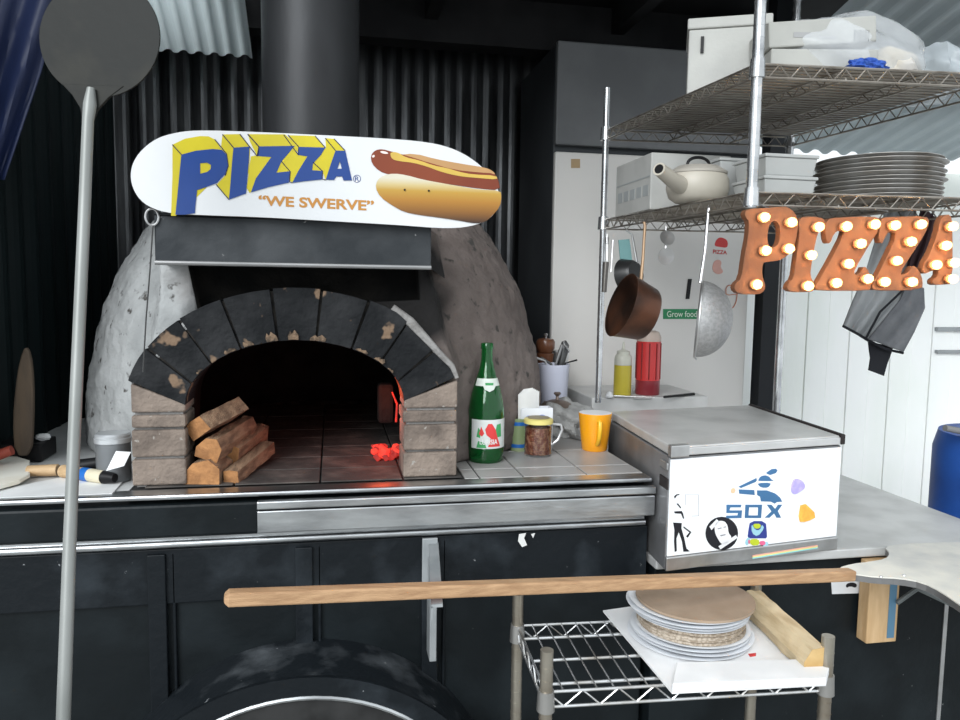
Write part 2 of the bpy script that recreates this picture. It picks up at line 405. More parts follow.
def superdome():
    mb = MB(); nu, nv = 64, 24; vs = []; fs = []
    c = Vector((-.022, 2.47, ZC)); rx, ry, rz, e = .685, .63, .855, 2.2
    for j in range(nv):
        ph = (math.pi/2) * j / nv
        for i in range(nu):
            th = 2*math.pi*i/nu
            d = Vector((math.cos(th)*math.cos(ph), math.sin(th)*math.cos(ph), math.sin(ph)))
            k = (abs(d.x/rx)**e + abs(d.y/ry)**e + abs(d.z/rz)**e) ** (-1/e)
            vs.append(c + d*k)
    vs.append(c + Vector((0,0,rz)))
    for j in range(nv-1):
        for i in range(nu): fs.append([j*nu+i, j*nu+(i+1)%nu, (j+1)*nu+(i+1)%nu, (j+1)*nu+i])
    for i in range(nu): fs.append([(nv-1)*nu+i, (nv-1)*nu+(i+1)%nu, nu*nv])
    fs.append([i for i in range(nu)][::-1])
    mb.add(vs, fs)
    front = [(-.405,ZC),(-.408,1.29),(-.395,1.42),(-.375,1.57),(.21,1.57),(.235,1.50),(.255,1.40),(.295,1.30),(.298,ZC)]
    back = [(-.50,ZC),(-.50,1.30),(-.47,1.45),(-.40,1.60),(.25,1.60),(.31,1.50),(.34,1.42),(.37,1.32),(.38,ZC)]
    k = len(front); n0 = len(mb.v)
    v2 = [(x,1.815,z) for x,z in front] + [(x,2.2,z) for x,z in back]
    f2 = [[i,(i+1)%k,(i+1)%k+k,i+k] for i in range(k)] + [list(range(k))[::-1], [i+k for i in range(k)]]
    mb.add(v2, f2)
    return mb
dome = superdome().build('dome', pm, ov)
# cavity cutter
def tunnel(n=32):
    prof = [(.182,1.0)] + [(-.08+math.cos(math.pi*i/n)*.262, 1.215+math.sin(math.pi*i/n)*.165) for i in range(n+1)] + [(-.342,1.0)]
    return MB().prism([(x,1.6,z) for x,z in prof], (0,.65,0))
cut1 = tunnel().build('cut1', soot)
inner = MB().lathe([(.0001,-.1),(.54,-.1),(.54,.05),(.50,.25),(.40,.40),(.22,.50),(.0001,.53)], (-.022,2.49,ZC), 48).build('cut2', soot)
vent = MB().prism([(-.30,1.6,1.44),(-.33,1.6,1.60),(.195,1.6,1.60),(.205,1.6,1.47)], (0,.275,0)).build('cut3', soot)
md = dome.modifiers.new('r','REMESH'); md.mode='VOXEL'; md.voxel_size=.011; md.use_smooth_shade=True
md = dome.modifiers.new('s','SMOOTH'); md.iterations=8; md.factor=.6
tx = bpy.data.textures.new('plaster_lumps','CLOUDS'); tx.noise_scale=.10
md = dome.modifiers.new('d','DISPLACE'); md.texture=tx; md.strength=.022; md.mid_level=.5
tx2 = bpy.data.textures.new('plaster_fine','CLOUDS'); tx2.noise_scale=.025
md = dome.modifiers.new('d2','DISPLACE'); md.texture=tx2; md.strength=.006; md.mid_level=.5
for c in (cut1, inner, vent):
    md = dome.modifiers.new('b','BOOLEAN'); md.operation='DIFFERENCE'; md.object=c; md.solver='EXACT'; md.material_mode='TRANSFER'
bpy.context.view_layer.update()
dg = bpy.context.evaluated_depsgraph_get()
me = bpy.data.meshes.new_from_object(dome.evaluated_get(dg)); dome.modifiers.clear(); dome.data = me
for p_ in me.polygons: p_.use_smooth = True
for v_ in me.vertices: v_.co.z = max(v_.co.z, .0004)
for c in (cut1, inner, vent): bpy.data.objects.remove(c)
# oven floor
mb = MB()
for i in range(6):
    for j in range(9):
        x = -.60+i*.19; y = 1.745+j*.13
        if x < -.45 and y < 2.0: continue
        if x > .2 and y < 1.95: continue
        if math.hypot(x+.095+.035, y+.065-2.42) < .56 or y < 2.1:
            mb.box((x+.002,y+.002,ZC+.0004),(min(x+.188,.30),y+.128,ZC+.0035+random.random()*.001))
mb.build('hearth_brick', mat('hearth_brick',(.055,.052,.05),.7,0,(.12,.105,.095),12,.45,.7,.3,60), ov, bevel=.0015)
# brick pillars
def pillar(x0, x1, slant, seed):
    mb = MB(); random.seed(seed)
    zs = [ZC+.002, ZC+.066, ZC+.132, ZC+.165]
    for i in range(3):
        j = random.uniform(-.003,.003)
        mb.box((x0+j,1.755+random.uniform(-.003,.003),zs[i]+.003),(x1+j*.5,1.87,zs[i+1]-.003))
    zt_o, zt_i = 1.282, 1.236
    if slant < 0: top = (zt_o, zt_i)
    else: top = (zt_i, zt_o)
    mb.hexa([(x0,1.757,1.218),(x1,1.757,1.218),(x1,1.87,1.218),(x0,1.87,1.218)],[(x0,1.757,top[0]),(x1,1.757,top[1]),(x1,1.87,top[1]),(x0,1.87,top[0])])
    return mb
xl0, xl1 = at(132,440,1.757).x, at(186,440,1.757).x
xr0, xr1 = at(404,440,1.757).x, at(457,440,1.757).x
pillar(xl0, xl1, -1, 3).build('brick_pillar', tan_brick, ov, bevel=.004)
pillar(xr0, xr1, 1, 4).build('brick_pillar', tan_brick, ov, bevel=.004)
for a_,b_ in ((xl0,xl1),(xr0,xr1)): MB().box((a_+.006,1.765,ZC),(b_-.006,1.87,1.225)).build('pillar_mortar', mortar, ov)
# voussoirs
mb = MB(); acx = (xl1+xr0)/2; ia = (xr0-xl1)/2; zi = 1.232; nV = 9; random.seed(11)
mm = MB()
def vp_(t, inner_, dy=0, k=1.0):
    if inner_:
        a = math.pi*(1-t); return (acx+math.cos(a)*ia*k, zi+math.sin(a)*.145*k)
    a = R(168) - t*R(156); return (acx+math.cos(a)*(ia+.125)*k, zi+math.sin(a)*.262*k)
for i in range(nV):
    g = .006/ .9; t0 = i/nV + .0035; t1 = (i+1)/nV - .0035
    y0 = 1.757 + random.uniform(-.006,.004); kk = 1+random.uniform(-.012,.012)
    sub = 3; bot=[];
    prof = [vp_(t0+(t1-t0)*q/sub, True, k=1) for q in range(sub+1)] + [vp_(t1-(t1-t0)*q/sub, False, k=kk) for q in range(sub+1)]
    mb.prism([(x,y0,z) for x,z in prof], (0,.12,0))
prof = [vp_(q/30, True, k=1.008) for q in range(31)] + [vp_(1-q/30, False, k=.985) for q in range(31)]
mm.prism([(x,1.768,z) for x,z in prof], (0,.10,0)); 
mb.build('arch_brick', soot_brick, ov, bevel=.005)
mm.build('arch_mortar', mat('sooty_mortar',(.02,.02,.02),.9,0,(.05,.045,.04),30), ov)
chipm = mat('scorched_chip',(.21,.14,.09),.9,0,(.07,.05,.035),60,.42,.6,.8,120)
random.seed(31)
for t in (.17,.30,.36,.43,.49,.56,.70,.77,.83):
    a0 = random.uniform(.010,.022); hh_ = random.uniform(.014,.026) if .3 < t < .6 else random.uniform(.006,.014)
    lo_ = [vp_(t-a0*1.3, True), vp_(t+a0*1.3, True)]
    ctr = Vector((acx,0,zi)); P1 = Vector((lo_[0][0],0,lo_[0][1])); P2 = Vector((lo_[1][0],0,lo_[1][1])); mid = (P1+P2)/2; out = (mid-ctr).normalized()
    poly = [P1, P1.lerp(P2,.5)+out*.001, P2, P2+out*hh_*.5, mid+out*hh_+(P2-P1)*.15, mid+out*hh_*.6-(P2-P1)*.1, mid+out*hh_*.9-(P2-P1)*.25, P1+out*hh_*.4]
    MB().prism([[(q.x,1.7495,q.z+.0015) for q in poly]],(0,.006,0)).build('scorched_chip', chipm, ov, bevel=.001)
# pale mortar fillet on the right haunch and left
pts = [at(x,y,1.762) for x,y in ((392,308),(410,322),(425,338),(440,354),(452,366),(457,378))]
MB().tube(pts, [.010,.012,.010,.008,.007,.005], 8).build('mortar_fillet', mortar, ov, smooth=True)
pts = [at(x,y,1.775) for x,y in ((196,318),(180,330),(166,346),(152,364),(141,380))]
MB().tube(pts, [.012,.012,.010,.008,.006], 8).build('mortar_fillet', mat('pale_mortar',(.42,.42,.42),.95,0,(.3,.3,.3),20,.4,.7,.5,100), ov, smooth=True)
# soot apron wall behind hood above arch
# hood
hm = mat('hood_steel', (.022,.026,.030), .42, .4, (.06,.065,.07), 7, .45,.75,.1,40, specks=(45,.72,(.3,.3,.3)))
hx0 = at(155,240,1.71).x; hx1 = at(431,245,1.71).x; hz0, hz1 = 1.542, 1.643
mb = MB()
mb.hexa([(hx0,1.705,hz0),(hx1,1.705,hz0),(hx1,1.712,hz0),(hx0,1.712,hz0)],[(hx0,1.705,hz1),(hx1,1.705,hz1),(hx1,1.712,hz1),(hx0,1.712,hz1)])
mb.box((hx0,1.71,hz0),(hx0+.006,1.96,hz1)); mb.box((hx1-.006,1.71,hz0),(hx1,1.96,hz1)); mb.box((hx0,1.705,hz1),(hx1,2.10,hz1+.006))
mb.box((hx0,1.71,1.60),(hx1,1.96,hz1))
hd = mb.build('hood', hm, ov, bevel=.003)
MB().tube([(hx0,1.705,hz0+.002),(hx1,1.705,hz0+.002)],.005,8).build('hood_lip', mat('lip_highlight',(.35,.35,.35),.4,.7), hd, smooth=True)  # paler than the hood: the lip's highlight is put into its colour
MB().hexa([(hx1-.01,1.75,hz0+.01),(hx1+.045,1.80,hz0-.02),(hx1+.08,2.05,hz0),(hx1-.01,2.05,hz0)],[(hx1-.01,1.75,hz1),(hx1+.02,1.78,hz1-.02),(hx1+.06,2.05,hz1),(hx1-.01,2.05,hz1)]).build('hood_cheek', pm, ov)
# flue
fx, fy, fr = at(311,60,2.05).x, 2.05, .122
mb = MB().lathe([(fr,0),(fr,.62),(fr+.004,.62),(fr+.004,.635),(fr,.635),(fr,1.2)], (fx,fy,1.62), 36)
flm = mat('flue_steel',(.035,.037,.04),.45,.3,(.018,.018,.02),6,.4,.7,.08,30,stretch=(1,1,.3))
mb.build('flue', flm, ov, smooth=True)
# eye ring and wire
ring = [at(152,217,1.70)+Vector((math.cos(a)*.013,0,math.sin(a)*.017)) for a in [2*math.pi*i/16 for i in range(16)]]
MB().tube(ring,.0022,6,closed=True).build('wire_ring', steel, ov, smooth=True)
MB().tube([at(153,225,1.70),at(150,270,1.71),at(146,320,1.735),at(143,372,1.745)],.0016,6).build('hood_wire', mat('dark_wire',(.08,.08,.08),.5,.5), ov)
# firewood inside
def split(name, label, a, b_, w_, h_, roll_=0, tri=False, grp='split logs in the mouth of the oven', m=wood_fire, em=wood_end, seed=1):
    random.seed(seed)
    a = Vector(a); b_ = Vector(b_); d = (b_-a); Ln = d.length; M = T(*a) @ aim(d) @ rotZ(roll_)
    n = 10; rngs = []
    if tri: prof = [(-.5,-.45),(.5,-.5),(.55,-.1),(.25,.38),(-.2,.5),(-.52,.15)]
    else: prof = [(-.5,-.5),(.5,-.45),(.48,.42),(.1,.52),(-.45,.45)]
    k = len(prof); vs = []
    for i in range(n+1):
        for j,(x,y) in enumerate(prof):
            q = 1+random.uniform(-.05,.05)
            vs.append((x*w_*q, y*h_*q, Ln*i/n))
    fs = []
    for i in range(n):
        for j in range(k): fs.append([i*k+j,i*k+(j+1)%k,(i+1)*k+(j+1)%k,(i+1)*k+j])
    root = thing(name, label, 'firewood', a, grp)
    r = MB().add(vs, fs + [[n*k+j for j in range(k)]], M).build('bark_side', m, root)
    r.name = 'log_side'
    MB().add([(x,y,z-.0005) for x,y,z in vs[:k]] + [(x*.98,y*.98,.002) for x,y,z in vs[:k]], [list(range(k))[::-1], [k+j for j in range(k)]] + [[j,(j+1)%k,k+(j+1)%k,k+j] for j in range(k)], M).build('cut_end', em, root)
    return root
z0 = ZC+.006
split('firewood','fat split log with orange cut end, lowest left of the oven firewood', at(201,474,1.757)+Vector((0,0,.003)), at(236,440,2.0)*1+Vector((0,0,-.03)), .078,.056,0,True,seed=2)
split('firewood','long thin split log pointing back into the oven, right of the pile', at(231,477,1.765), at(268,447,1.98), .036,.030,0,seed=3)
split('firewood','split log with pale knotty end in the middle of the oven firewood', at(209,449,1.77), at(246,425,1.98), .052,.055,20,True,seed=5)
split('firewood','flat broken slab of wood, topmost of the oven firewood', at(197,428,1.775), at(236,408,1.90), .060,.040,-35,seed=6)
split('firewood','dark split log lying behind the middle of the oven firewood pile', at(232,455,1.85), at(262,432,2.05), .035,.045,10,seed=8)
# embers
emd = mat('ember_edge', (.2,.02,.01), .8, 0, (.03,.01,.01), 40, emit=(1,.05,.04), es=.28)
em = mat('ember', (.25,.03,.01), .8, 0, (.03,.01,.01), 40, .4,.6, emit=(1,.045,.03), es=.9)
er = thing('ember_log', 'glowing red embers and charred log burning inside the oven at the right', 'embers', at(388,415,2.0))
mb = MB(); md_ = MB(); random.seed(4)
for i in range(46):
    p = at(386+random.uniform(-13,13), 417, 1.98+random.uniform(-.05,.05)); p.z = ZC+.008+random.random()*.022
    s = random.uniform(.005,.010); M = T(*p) @ rotZ(random.uniform(0,90)) @ rotX(random.uniform(0,60))
    (md_ if i % 5 > 1 else mb).box((-s,-s,-s*.7),(s,s,s*.7),M)
mb.build('ember', em, er, bevel=.003)
md_.build('dim_ember', emd, er, bevel=.003)
mb = MB().tube([at(396,422,1.97),at(397,404,1.97),at(392,392,1.97)],[.003,.003,.002],6); mb.build('glowing_edge', emd, er)
MB().box(tuple(at(378,424,2.04)),tuple(at(394,384,2.04)+Vector((0,.05,0)))).build('charred_log', soot, er, bevel=.01)
lt = bpy.data.lights.new('ember_light','POINT'); lt.color=(1,.12,.04); lt.energy=.7; lt.shadow_soft_size=.03
lo = bpy.data.objects.new('ember_light',lt); COL.objects.link(lo); lo.location = at(382,400,1.93)

# ------------------------------------------------------------------ skateboard-like PIZZA sign
YS = 1.672
sg = thing('pizza_sign', 'white rounded board sign lettered PIZZA with a hot dog, on the oven hood', 'sign', (0, YS, 1.64))
outl = [(200,130),(260,132),(320,135),(380,138),(430,142),(458,150),(481,165),(496,183),(501,200),(494,216),(478,225),(450,229),(400,225),(330,221),(260,217),(200,215),(165,213),(143,204),(132,188),(130,170),(138,153),(156,138),(178,132)]
outl = smoothloop(outl, 2)
S_ = lambda dy: (lambda x, y: at(x, y, YS-.0005) + Vector((0, -dy, 0)))
MB().prism([at(x,y,YS) for x,y in outl], (0,.011,0)).build('board', mat('white_board',(.68,.69,.70),.3,0,(.62,.63,.64),3,.4,.7,coat=.3), sg, bevel=.002)
MB().prism([at(x,y,YS)+Vector((0,.0111,0)) for x,y in outl], (0,.002,0)).build('backing', mat('maple_ply',(.35,.16,.08),.5), sg)
yel = mat('sign_yellow',(.60,.50,.015),.35); blu = mat('sign_blue',(.008,.05,.24),.35); navy = mat('sign_navy',(.02,.02,.08),.4)
def decal(name, m, polys, parent, fn, lay, label=None, th=.0006):
    mb = MB()
    for pl in polys:
        loops = pl if isinstance(pl[0][0], (list, tuple)) else [pl]
        mb.prism([[fn(x,y) for x,y in lp] for lp in loops], (0,0,0)) if False else mb.prism([[fn(x,y) for x,y in lp] for lp in loops], lay)
    return mb.build(name, m, parent, label=label)
def c1(pts): return [(160+x/7.2, 120+y/7.2) for x,y in pts]
def c2_(pts): return [(240+x/6.857, 120+y/6.857) for x,y in pts]
fnS = lambda x,y: at(x,y,YS)
ysh = [c1([(90,178),(180,135),(290,116),(350,118),(395,140),(440,205),(478,225),(492,330),(160,660),(112,690),(80,690),(90,400)]),
       c1([(450,104),(575,102),(650,190),(640,380),(495,575),(405,470),(470,400),(492,340),(440,190)]),
       c1([(632,102),(900,104),(1000,190),(900,380),(645,525),(625,490),(650,290),(700,262),(650,160)]),
       c2_([(330,105),(515,110),(585,190),(560,400),(360,430),(340,415),(245,360),(350,210),(400,230)]),
       c2_([(585,125),(645,130),(720,210),(640,400),(585,408),(565,350),(495,345),(560,250),(590,190)]),
       c2_([(55,100),(300,102),(375,180),(350,240),(245,360),(75,490),(50,470),(75,250),(125,240)])]
mb = MB()
for q, pl in enumerate(ysh): mb.prism([[at(x,y,YS) for x,y in pl]], (0,-.0006-.00012*q,0))
mb.build('lettering_shade', yel, sg, label='yellow block shading behind the blue letters')
Pb = c1([(155,250),(260,222),(380,210),(445,215),(480,250),(492,320),(470,390),(410,455),(330,485),(268,505),(258,600),(252,672),(180,682),(112,682),(125,560),(140,400)]); Ph = c1([(290,312),(340,308),(368,325),(365,355),(340,375),(290,388)])
Ib = c1([(530,200),(645,192),(640,300),(628,440),(620,530),(497,574),(508,460),(520,300)])
Z1 = c2_([(130,182),(375,178),(345,215),(285,285),(250,362),(342,352),(335,430),(200,460),(75,497),(110,400),(215,255),(125,248)])
Z2 = c2_([(400,185),(585,190),(555,240),(500,300),(495,345),(565,350),(563,408),(450,420),(358,432),(400,350),(462,250),(395,240)])
A_ = c2_([(655,210),(722,212),(740,290),(768,415),(710,415),(700,388),(660,388),(645,412),(588,410),(620,310)]); Ah = c2_([(685,285),(698,335),(668,335)])
decal('lettering', blu, [[Pb,Ph],Ib,Z1,Z2,[A_,Ah]], sg, lambda x,y: at(x,y,YS)+Vector((0,-.0014,0)), (0,-.0004,0), 'bold blue PIZZA letters')
mb = MB()
def line(mb, pts, r, fn): mb.tube([fn(x,y) for x,y in pts], r, 4); return mb
fl3 = lambda x,y: at(x,y,YS)+Vector((0,-.0016,0))
for pl in (c1([(90,178),(155,250)]), c1([(395,140),(480,245),(492,330),(470,400)]), c1([(405,465),(497,574)]), c1([(450,104),(530,200)]), c1([(575,102),(700,262)]), c1([(632,102),(712,190),(700,262)]),
           c2_([(55,100),(130,185),(125,248)]), c2_([(300,102),(400,240)]), c2_([(330,105),(403,185),(398,240)]), c2_([(515,110),(585,190)]), c2_([(585,125),(655,210)]), c2_([(645,130),(720,210)]), c2_([(285,285),(345,355),(340,425),(360,432)]), c2_([(500,290),(567,352),(563,405),(588,412)])):
    line(MB(), pl, .0009, fl3).build('lettering_outline', navy, sg)
org = mat('sign_orange',(.50,.22,.04),.4)
mb = MB(); fit_text(mb, '“WE SWERVE”', [(258.5,195),(374,200.5),(374,211),(258.5,205.5)], lambda x,y: at(x,y,YS)+Vector((0,-.0008,0)), .03, 0)
mb.build('slogan', org, sg, label='small orange slogan lettering')
mb = MB(); fit_text(mb, 'R', [(355,176.5),(359,176.5),(359,181),(355,181)], lambda x,y: at(x,y,YS)+Vector((0,-.0008,0)))
mb.tube([at(357+3.6*math.cos(a),178.7+3.6*math.sin(a),YS)+Vector((0,-.0006,0)) for a in [2*math.pi*i/20 for i in range(20)]], .0006, 4, closed=True); mb.build('registered_mark', blu, sg)
def c3(pts): return [(360+x/6.4, 130+y/6.4) for x,y in pts]
fa = lambda l: (lambda x,y: at(x,y,YS)+Vector((0,-.0006*l,0)))
bunm = bpy.data.materials.new('bun_print'); bunm.use_nodes = True
nt = bunm.node_tree; N = nt.nodes; L = nt.links; bs = N['Principled BSDF']; bs.inputs['Roughness'].default_value=.35
tc = N.new('ShaderNodeTexCoord'); sx = N.new('ShaderNodeSeparateXYZ'); L.new(tc.outputs['Object'], sx.inputs[0])
mr = N.new('ShaderNodeMapRange'); L.new(sx.outputs['Z'], mr.inputs['Value'])
zA = at(440,222,YS).z-1.64; zB = at(440,180,YS).z-1.64
mr.inputs['From Min'].default_value=zA; mr.inputs['From Max'].default_value=zB
cr = N.new('ShaderNodeValToRGB'); e = cr.color_ramp.elements; e[0].position=0; e[0].color=(.03,.012,.006,1); e[1].position=1; e[1].color=(.62,.58,.46,1)
for p_, c_ in ((.22,(.20,.08,.012,1)),(.5,(.38,.17,.02,1)),(.72,(.46,.27,.04,1)),(.85,(.56,.44,.20,1))): q = e.new(p_); q.color=c_
L.new(mr.outputs[0], cr.inputs[0]); L.new(cr.outputs[0], bs.inputs['Base Color'])
saus = mat('sausage_print',(.22,.045,.015),.3,0,(.17,.03,.01),3); must = mat('mustard_print',(.62,.42,.08),.3); bunb = mat('bun_back_print',(.48,.27,.11),.4); hil = mat('highlight_print',(.85,.75,.7),.3)
hot = c3([(240,160),(350,150),(480,185),(640,215),(800,240),(850,262),(870,290),(500,250),(350,195)])
decal('hot_dog_picture', bunb, [smoothloop(hot,1)], sg, fa(0), (0,-.0006,0), 'printed bun back')
sau = c3([(68,165),(95,130),(140,122),(200,138),(300,165),(450,212),(600,255),(760,272),(862,278),(885,320),(897,386),(760,376),(600,352),(450,330),(300,305),(180,285),(120,262),(75,215)])
decal('hot_dog_picture', saus, [smoothloop(sau,1)], sg, fa(1), (0,-.0006,0), 'printed sausage')
mus = c3([(190,150),(215,140),(250,148),(290,175),(380,195),(470,228),(560,245),(640,270),(720,285),(870,292),(880,318),(760,308),(660,300),(580,285),(500,262),(430,235),(340,210),(250,200),(205,188)])
decal('hot_dog_picture', must, [smoothloop(mus,1)], sg, fa(2), (0,-.0006,0), 'printed mustard stripe')
decal('hot_dog_picture', hil, [smoothloop(c3([(125,138),(150,134),(185,148),(170,155),(140,150)]),2), smoothloop(c3([(75,165),(92,158),(95,172),(80,180)]),2)], sg, fa(2), (0,-.0006,0), 'printed highlights')
bun = c3([(98,370),(110,320),(150,290),(220,278),(300,290),(400,318),(520,340),(640,362),(760,382),(898,388),(905,430),(895,490),(850,545),(800,590),(740,600),(620,578),(500,560),(380,545),(280,525),(200,480),(130,430)])
decal('hot_dog_picture', bunm, [smoothloop(bun,1)], sg, fa(2), (0,-.0006,0), 'printed bun')
mb = MB()
for x,y in c3([(286,383),(440,389)]): mb.lathe([(.0001,0),(.0022,0),(.0022,.002),(.0001,.002)], at(x,y,YS-.002), 10, rotX(90))
mb.build('screw', black_plastic, sg)

# ------------------------------------------------------------------ refrigerator
fr_ = thing('refrigerator', 'tall white refrigerator with dark grey side and stickers behind the wire shelves', 'refrigerator', (1.2,3.0,0))
FX0 = at(552,300,2.75).x; FX1 = at(748,300,2.75).x
MB().box((FX0,2.78,.05),(FX1,3.30,2.395)).build('cabinet', mat('dark_grey_cabinet',(.035,.038,.042),.5,0,(.05,.055,.06),3), fr_, bevel=.006)
dr = MB().box((FX0,2.75,.12),(FX1,2.778,2.005)).build('door', mat('fridge_white',(.69,.67,.64),.45,0,(.63,.615,.59),2,.4,.7), fr_, bevel=.006)
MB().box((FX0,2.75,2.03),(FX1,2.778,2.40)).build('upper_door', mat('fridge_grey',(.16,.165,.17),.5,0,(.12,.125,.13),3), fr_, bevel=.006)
fF = lambda x,y: at(x,y,2.75); lay = (0,-.0012,0)
decal('tape', mat('masking_tape',(.42,.30,.17),.8), [[(571,159),(580,159),(580,168),(571,168)]], dr, fF, lay, 'square of tan masking tape')
decal('sticker', mat('sticker_green',(.02,.26,.10),.5), [[(663,309),(716,309),(716,319),(663,319)]], dr, fF, lay, 'green strip sticker')
mb = MB(); fit_text(mb,'Grow food',[(667,311),(697,311),(697,317),(667,317)], lambda x,y: at(x,y,2.7475), .01); mb.build('sticker_lettering', mat('lettering_cream',(.7,.85,.7),.5), dr)
decal('magnet', black_plastic, [[(688,279),(691.5,279),(689,299),(685.5,299)]], dr, fF, (0,-.004,0), 'black strip magnet')
red = mat('sticker_red',(.62,.04,.04),.5); pnk = mat('sticker_pink',(.75,.42,.36),.6)
mb = MB(); fit_text(mb,'PIZZA',[(713,249.5),(727,250.5),(727,254.5),(713,253.5)], lambda x,y: at(x,y,2.7485), .02); mb.prism([fF(x,y) for x,y in smoothloop([(714,246),(716,240),(720,237),(726,239),(728,243),(727,248),(720,247)],2)], lay)
mb.build('sticker', red, dr, label='red pizza sticker')
ar = [(726,286),(730,286),(734,290),(736,300),(733,308),(728,308)]
mb = MB(); mb.tube([at(x,y,2.747) for x,y in smoothloop([(726,286),(732,285),(737,290),(737,300),(733,309),(728,306),(726,296)],2)], .0016, 4, closed=True)
mb.tube([at(x,y,2.747) for x,y in ((724,293),(729,295),(738,294))], .0012, 4)
fit_text(mb,'1871',[(731,313),(741,313),(741,317),(731,317)], lambda x,y: at(x,y,2.7475), .01) if False else None
mb.build('sticker', mat('sticker_orange',(.7,.2,.08),.5), dr, label='orange outline sticker')
decal('sticker', pnk, [smoothloop([(713,262),(718,259),(722,262),(720,267),(724,272),(718,275),(712,271)],2)], dr, fF, lay, 'faded pink sticker')
# plank wall latch
lt_ = thing('gate_latch', 'grey metal slide latch on the white plank wall', 'latch', at(945,340,3.45))
for x0,y0,x1,y1 in ((936,327,975,331),(936,350,975,353)):
    a = at(x0,y0,3.44); b_ = at(x1,y1,3.44); MB().box((a.x,3.425,min(a.z,b_.z)),(b_.x,3.45,max(a.z,b_.z))).build('bolt', mat('latch_grey',(.35,.37,.38),.5,.4), lt_, bevel=.002)

# ------------------------------------------------------------------ wire shelving unit
wire = mat('shelf_wire',(.40,.37,.33),.35,.8,(.22,.19,.16),20,.4,.7)
pole_m = mat('shelf_pole',(.62,.63,.64),.25,.9,(.40,.41,.42),18,.4,.7)
def truss(mb, a, b_, h, n, r=.0028):
    a = Vector(a); b_ = Vector(b_); up = Vector((0,0,h)); 
    mb.tube([a, b_], r, 6); mb.tube([a-up, b_-up], r, 6)
    pts = [a.lerp(b_, i/n) - (up if i % 2 else Vector()) for i in range(n+1)]
    mb.tube(pts, r*.75, 5)
SFL = Vector((.906,1.556,0)); ang = R(5.5)
sxv = Vector((math.cos(R(-5)), math.sin(R(-5)), 0)); syv = Vector((-math.sin(ang), math.cos(ang), 0))
SW_, SD_ = .60, .745
su = thing('wire_shelving', 'chrome two-tier wire shelving rack hanging over the prep cooler', 'shelving rack', tuple(SFL))
cor = [SFL, SFL+sxv*SW_, SFL+sxv*SW_+syv*SD_, SFL+syv*SD_]
for k, (c, z_0, z_1) in enumerate(((cor[0],1.685,2.62),(cor[1],1.685,2.62),(cor[2],.93,2.62),(cor[3],.93,2.36))):
    if k == 3: z_0 = 1.14; z_1 = 2.12
    if k == 2: z_0 = .93
    mb = MB().tube([(c.x,c.y,z_0),(c.x,c.y,z_1)], .0125 if k != 3 else .010, 16)
    z = z_0 + .03
    while z < z_1:
        mb.tube([(c.x,c.y,z),(c.x,c.y,z+.0015)], .0132 if k != 3 else .0107, 16); z += .0254
    mb.build('post', pole_m, su, smooth=True)
for zs, nm in ((1.722,'lower_shelf'),(1.996,'upper_shelf')):
    mb = MB()
    for i, (a, b_) in enumerate(((0,1),(1,2),(3,2),(0,3))):
        A = cor[a]+Vector((0,0,zs-.004)); B = cor[b_]+Vector((0,0,zs-.004)); truss(mb, A, B, .028, 24 if i in (0,2) else 30)
    for q in (.34,.67):
        A = cor[0].lerp(cor[1],q)+Vector((0,0,zs-.006)); B = cor[3].lerp(cor[2],q)+Vector((0,0,zs-.006)); truss(mb, A, B, .022, 30, .0024)
    for i in range(1,30):
        A = cor[0].lerp(cor[3],i/30)+Vector((0,0,zs-.0015)); B = cor[1].lerp(cor[2],i/30)+Vector((0,0,zs-.0015)); mb.tube([A,B],.0015,5)
    sh = mb.build(nm, wire, su)
    A,B,C_,D = [c+Vector((0,0,zs)) for c in (cor[0]+sxv*.01+syv*.02, cor[1]-sxv*.01+syv*.02, cor[2]-sxv*.01-syv*.01, cor[3]+sxv*.01-syv*.01)]
    MB().prism([A,B,C_,D],(0,0,.0012)).build('liner', mat('shelf_liner',(.42,.40,.37),.6,.1,(.32,.30,.27),8,.4,.7), sh)
    for c in cor: MB().lathe([(.0135,-.034),(.0175,-.034),(.0155,.006),(.0135,.006)], (c.x,c.y,zs), 16).build('collar', pole_m, sh, smooth=True)
ZL, ZU = 1.7235, 1.9975
# styrofoam box
foam = mat('white_foam',(.52,.52,.49),.85,0,(.45,.45,.43),8,.4,.7,.1,90)
sb = thing('foam_box', 'white foam box with a dark slot, left on the upper wire shelf', 'box', (1.0,1.76,ZU))
bxl=at(688,60,1.9).x
MF=T(bxl,1.9,ZU)@rotZ(-25)
MB().box((0,0,0),(.20,.2,.175),MF).build('box_body', foam, sb, bevel=.004)
MB().box((-.004,-.004,.176),(.204,.204,.203),MF).build('box_lid', foam, sb, bevel=.004)
MB().box((.030,-.0065,.115),(.038,.0,.155),MF).build('slot', black_plastic, sb)
# black bottle behind front post
p = at(769,60,1.80)
bt = thing('black_bottle', 'black bottle standing between the foam box and wrapped carton', 'bottle', (p.x,1.80,ZU))
MB().lathe([(.0001,0),(.02,0),(.021,.01),(.02,.09),(.012,.125),(.011,.14)],(p.x,1.80,ZU),20).build('bottle_body', black_plastic, bt, smooth=True)
MB().lathe([(.013,.14),(.013,.165),(.0001,.166)],(p.x,1.80,ZU),16).build('cap', black_plastic, bt, smooth=True)
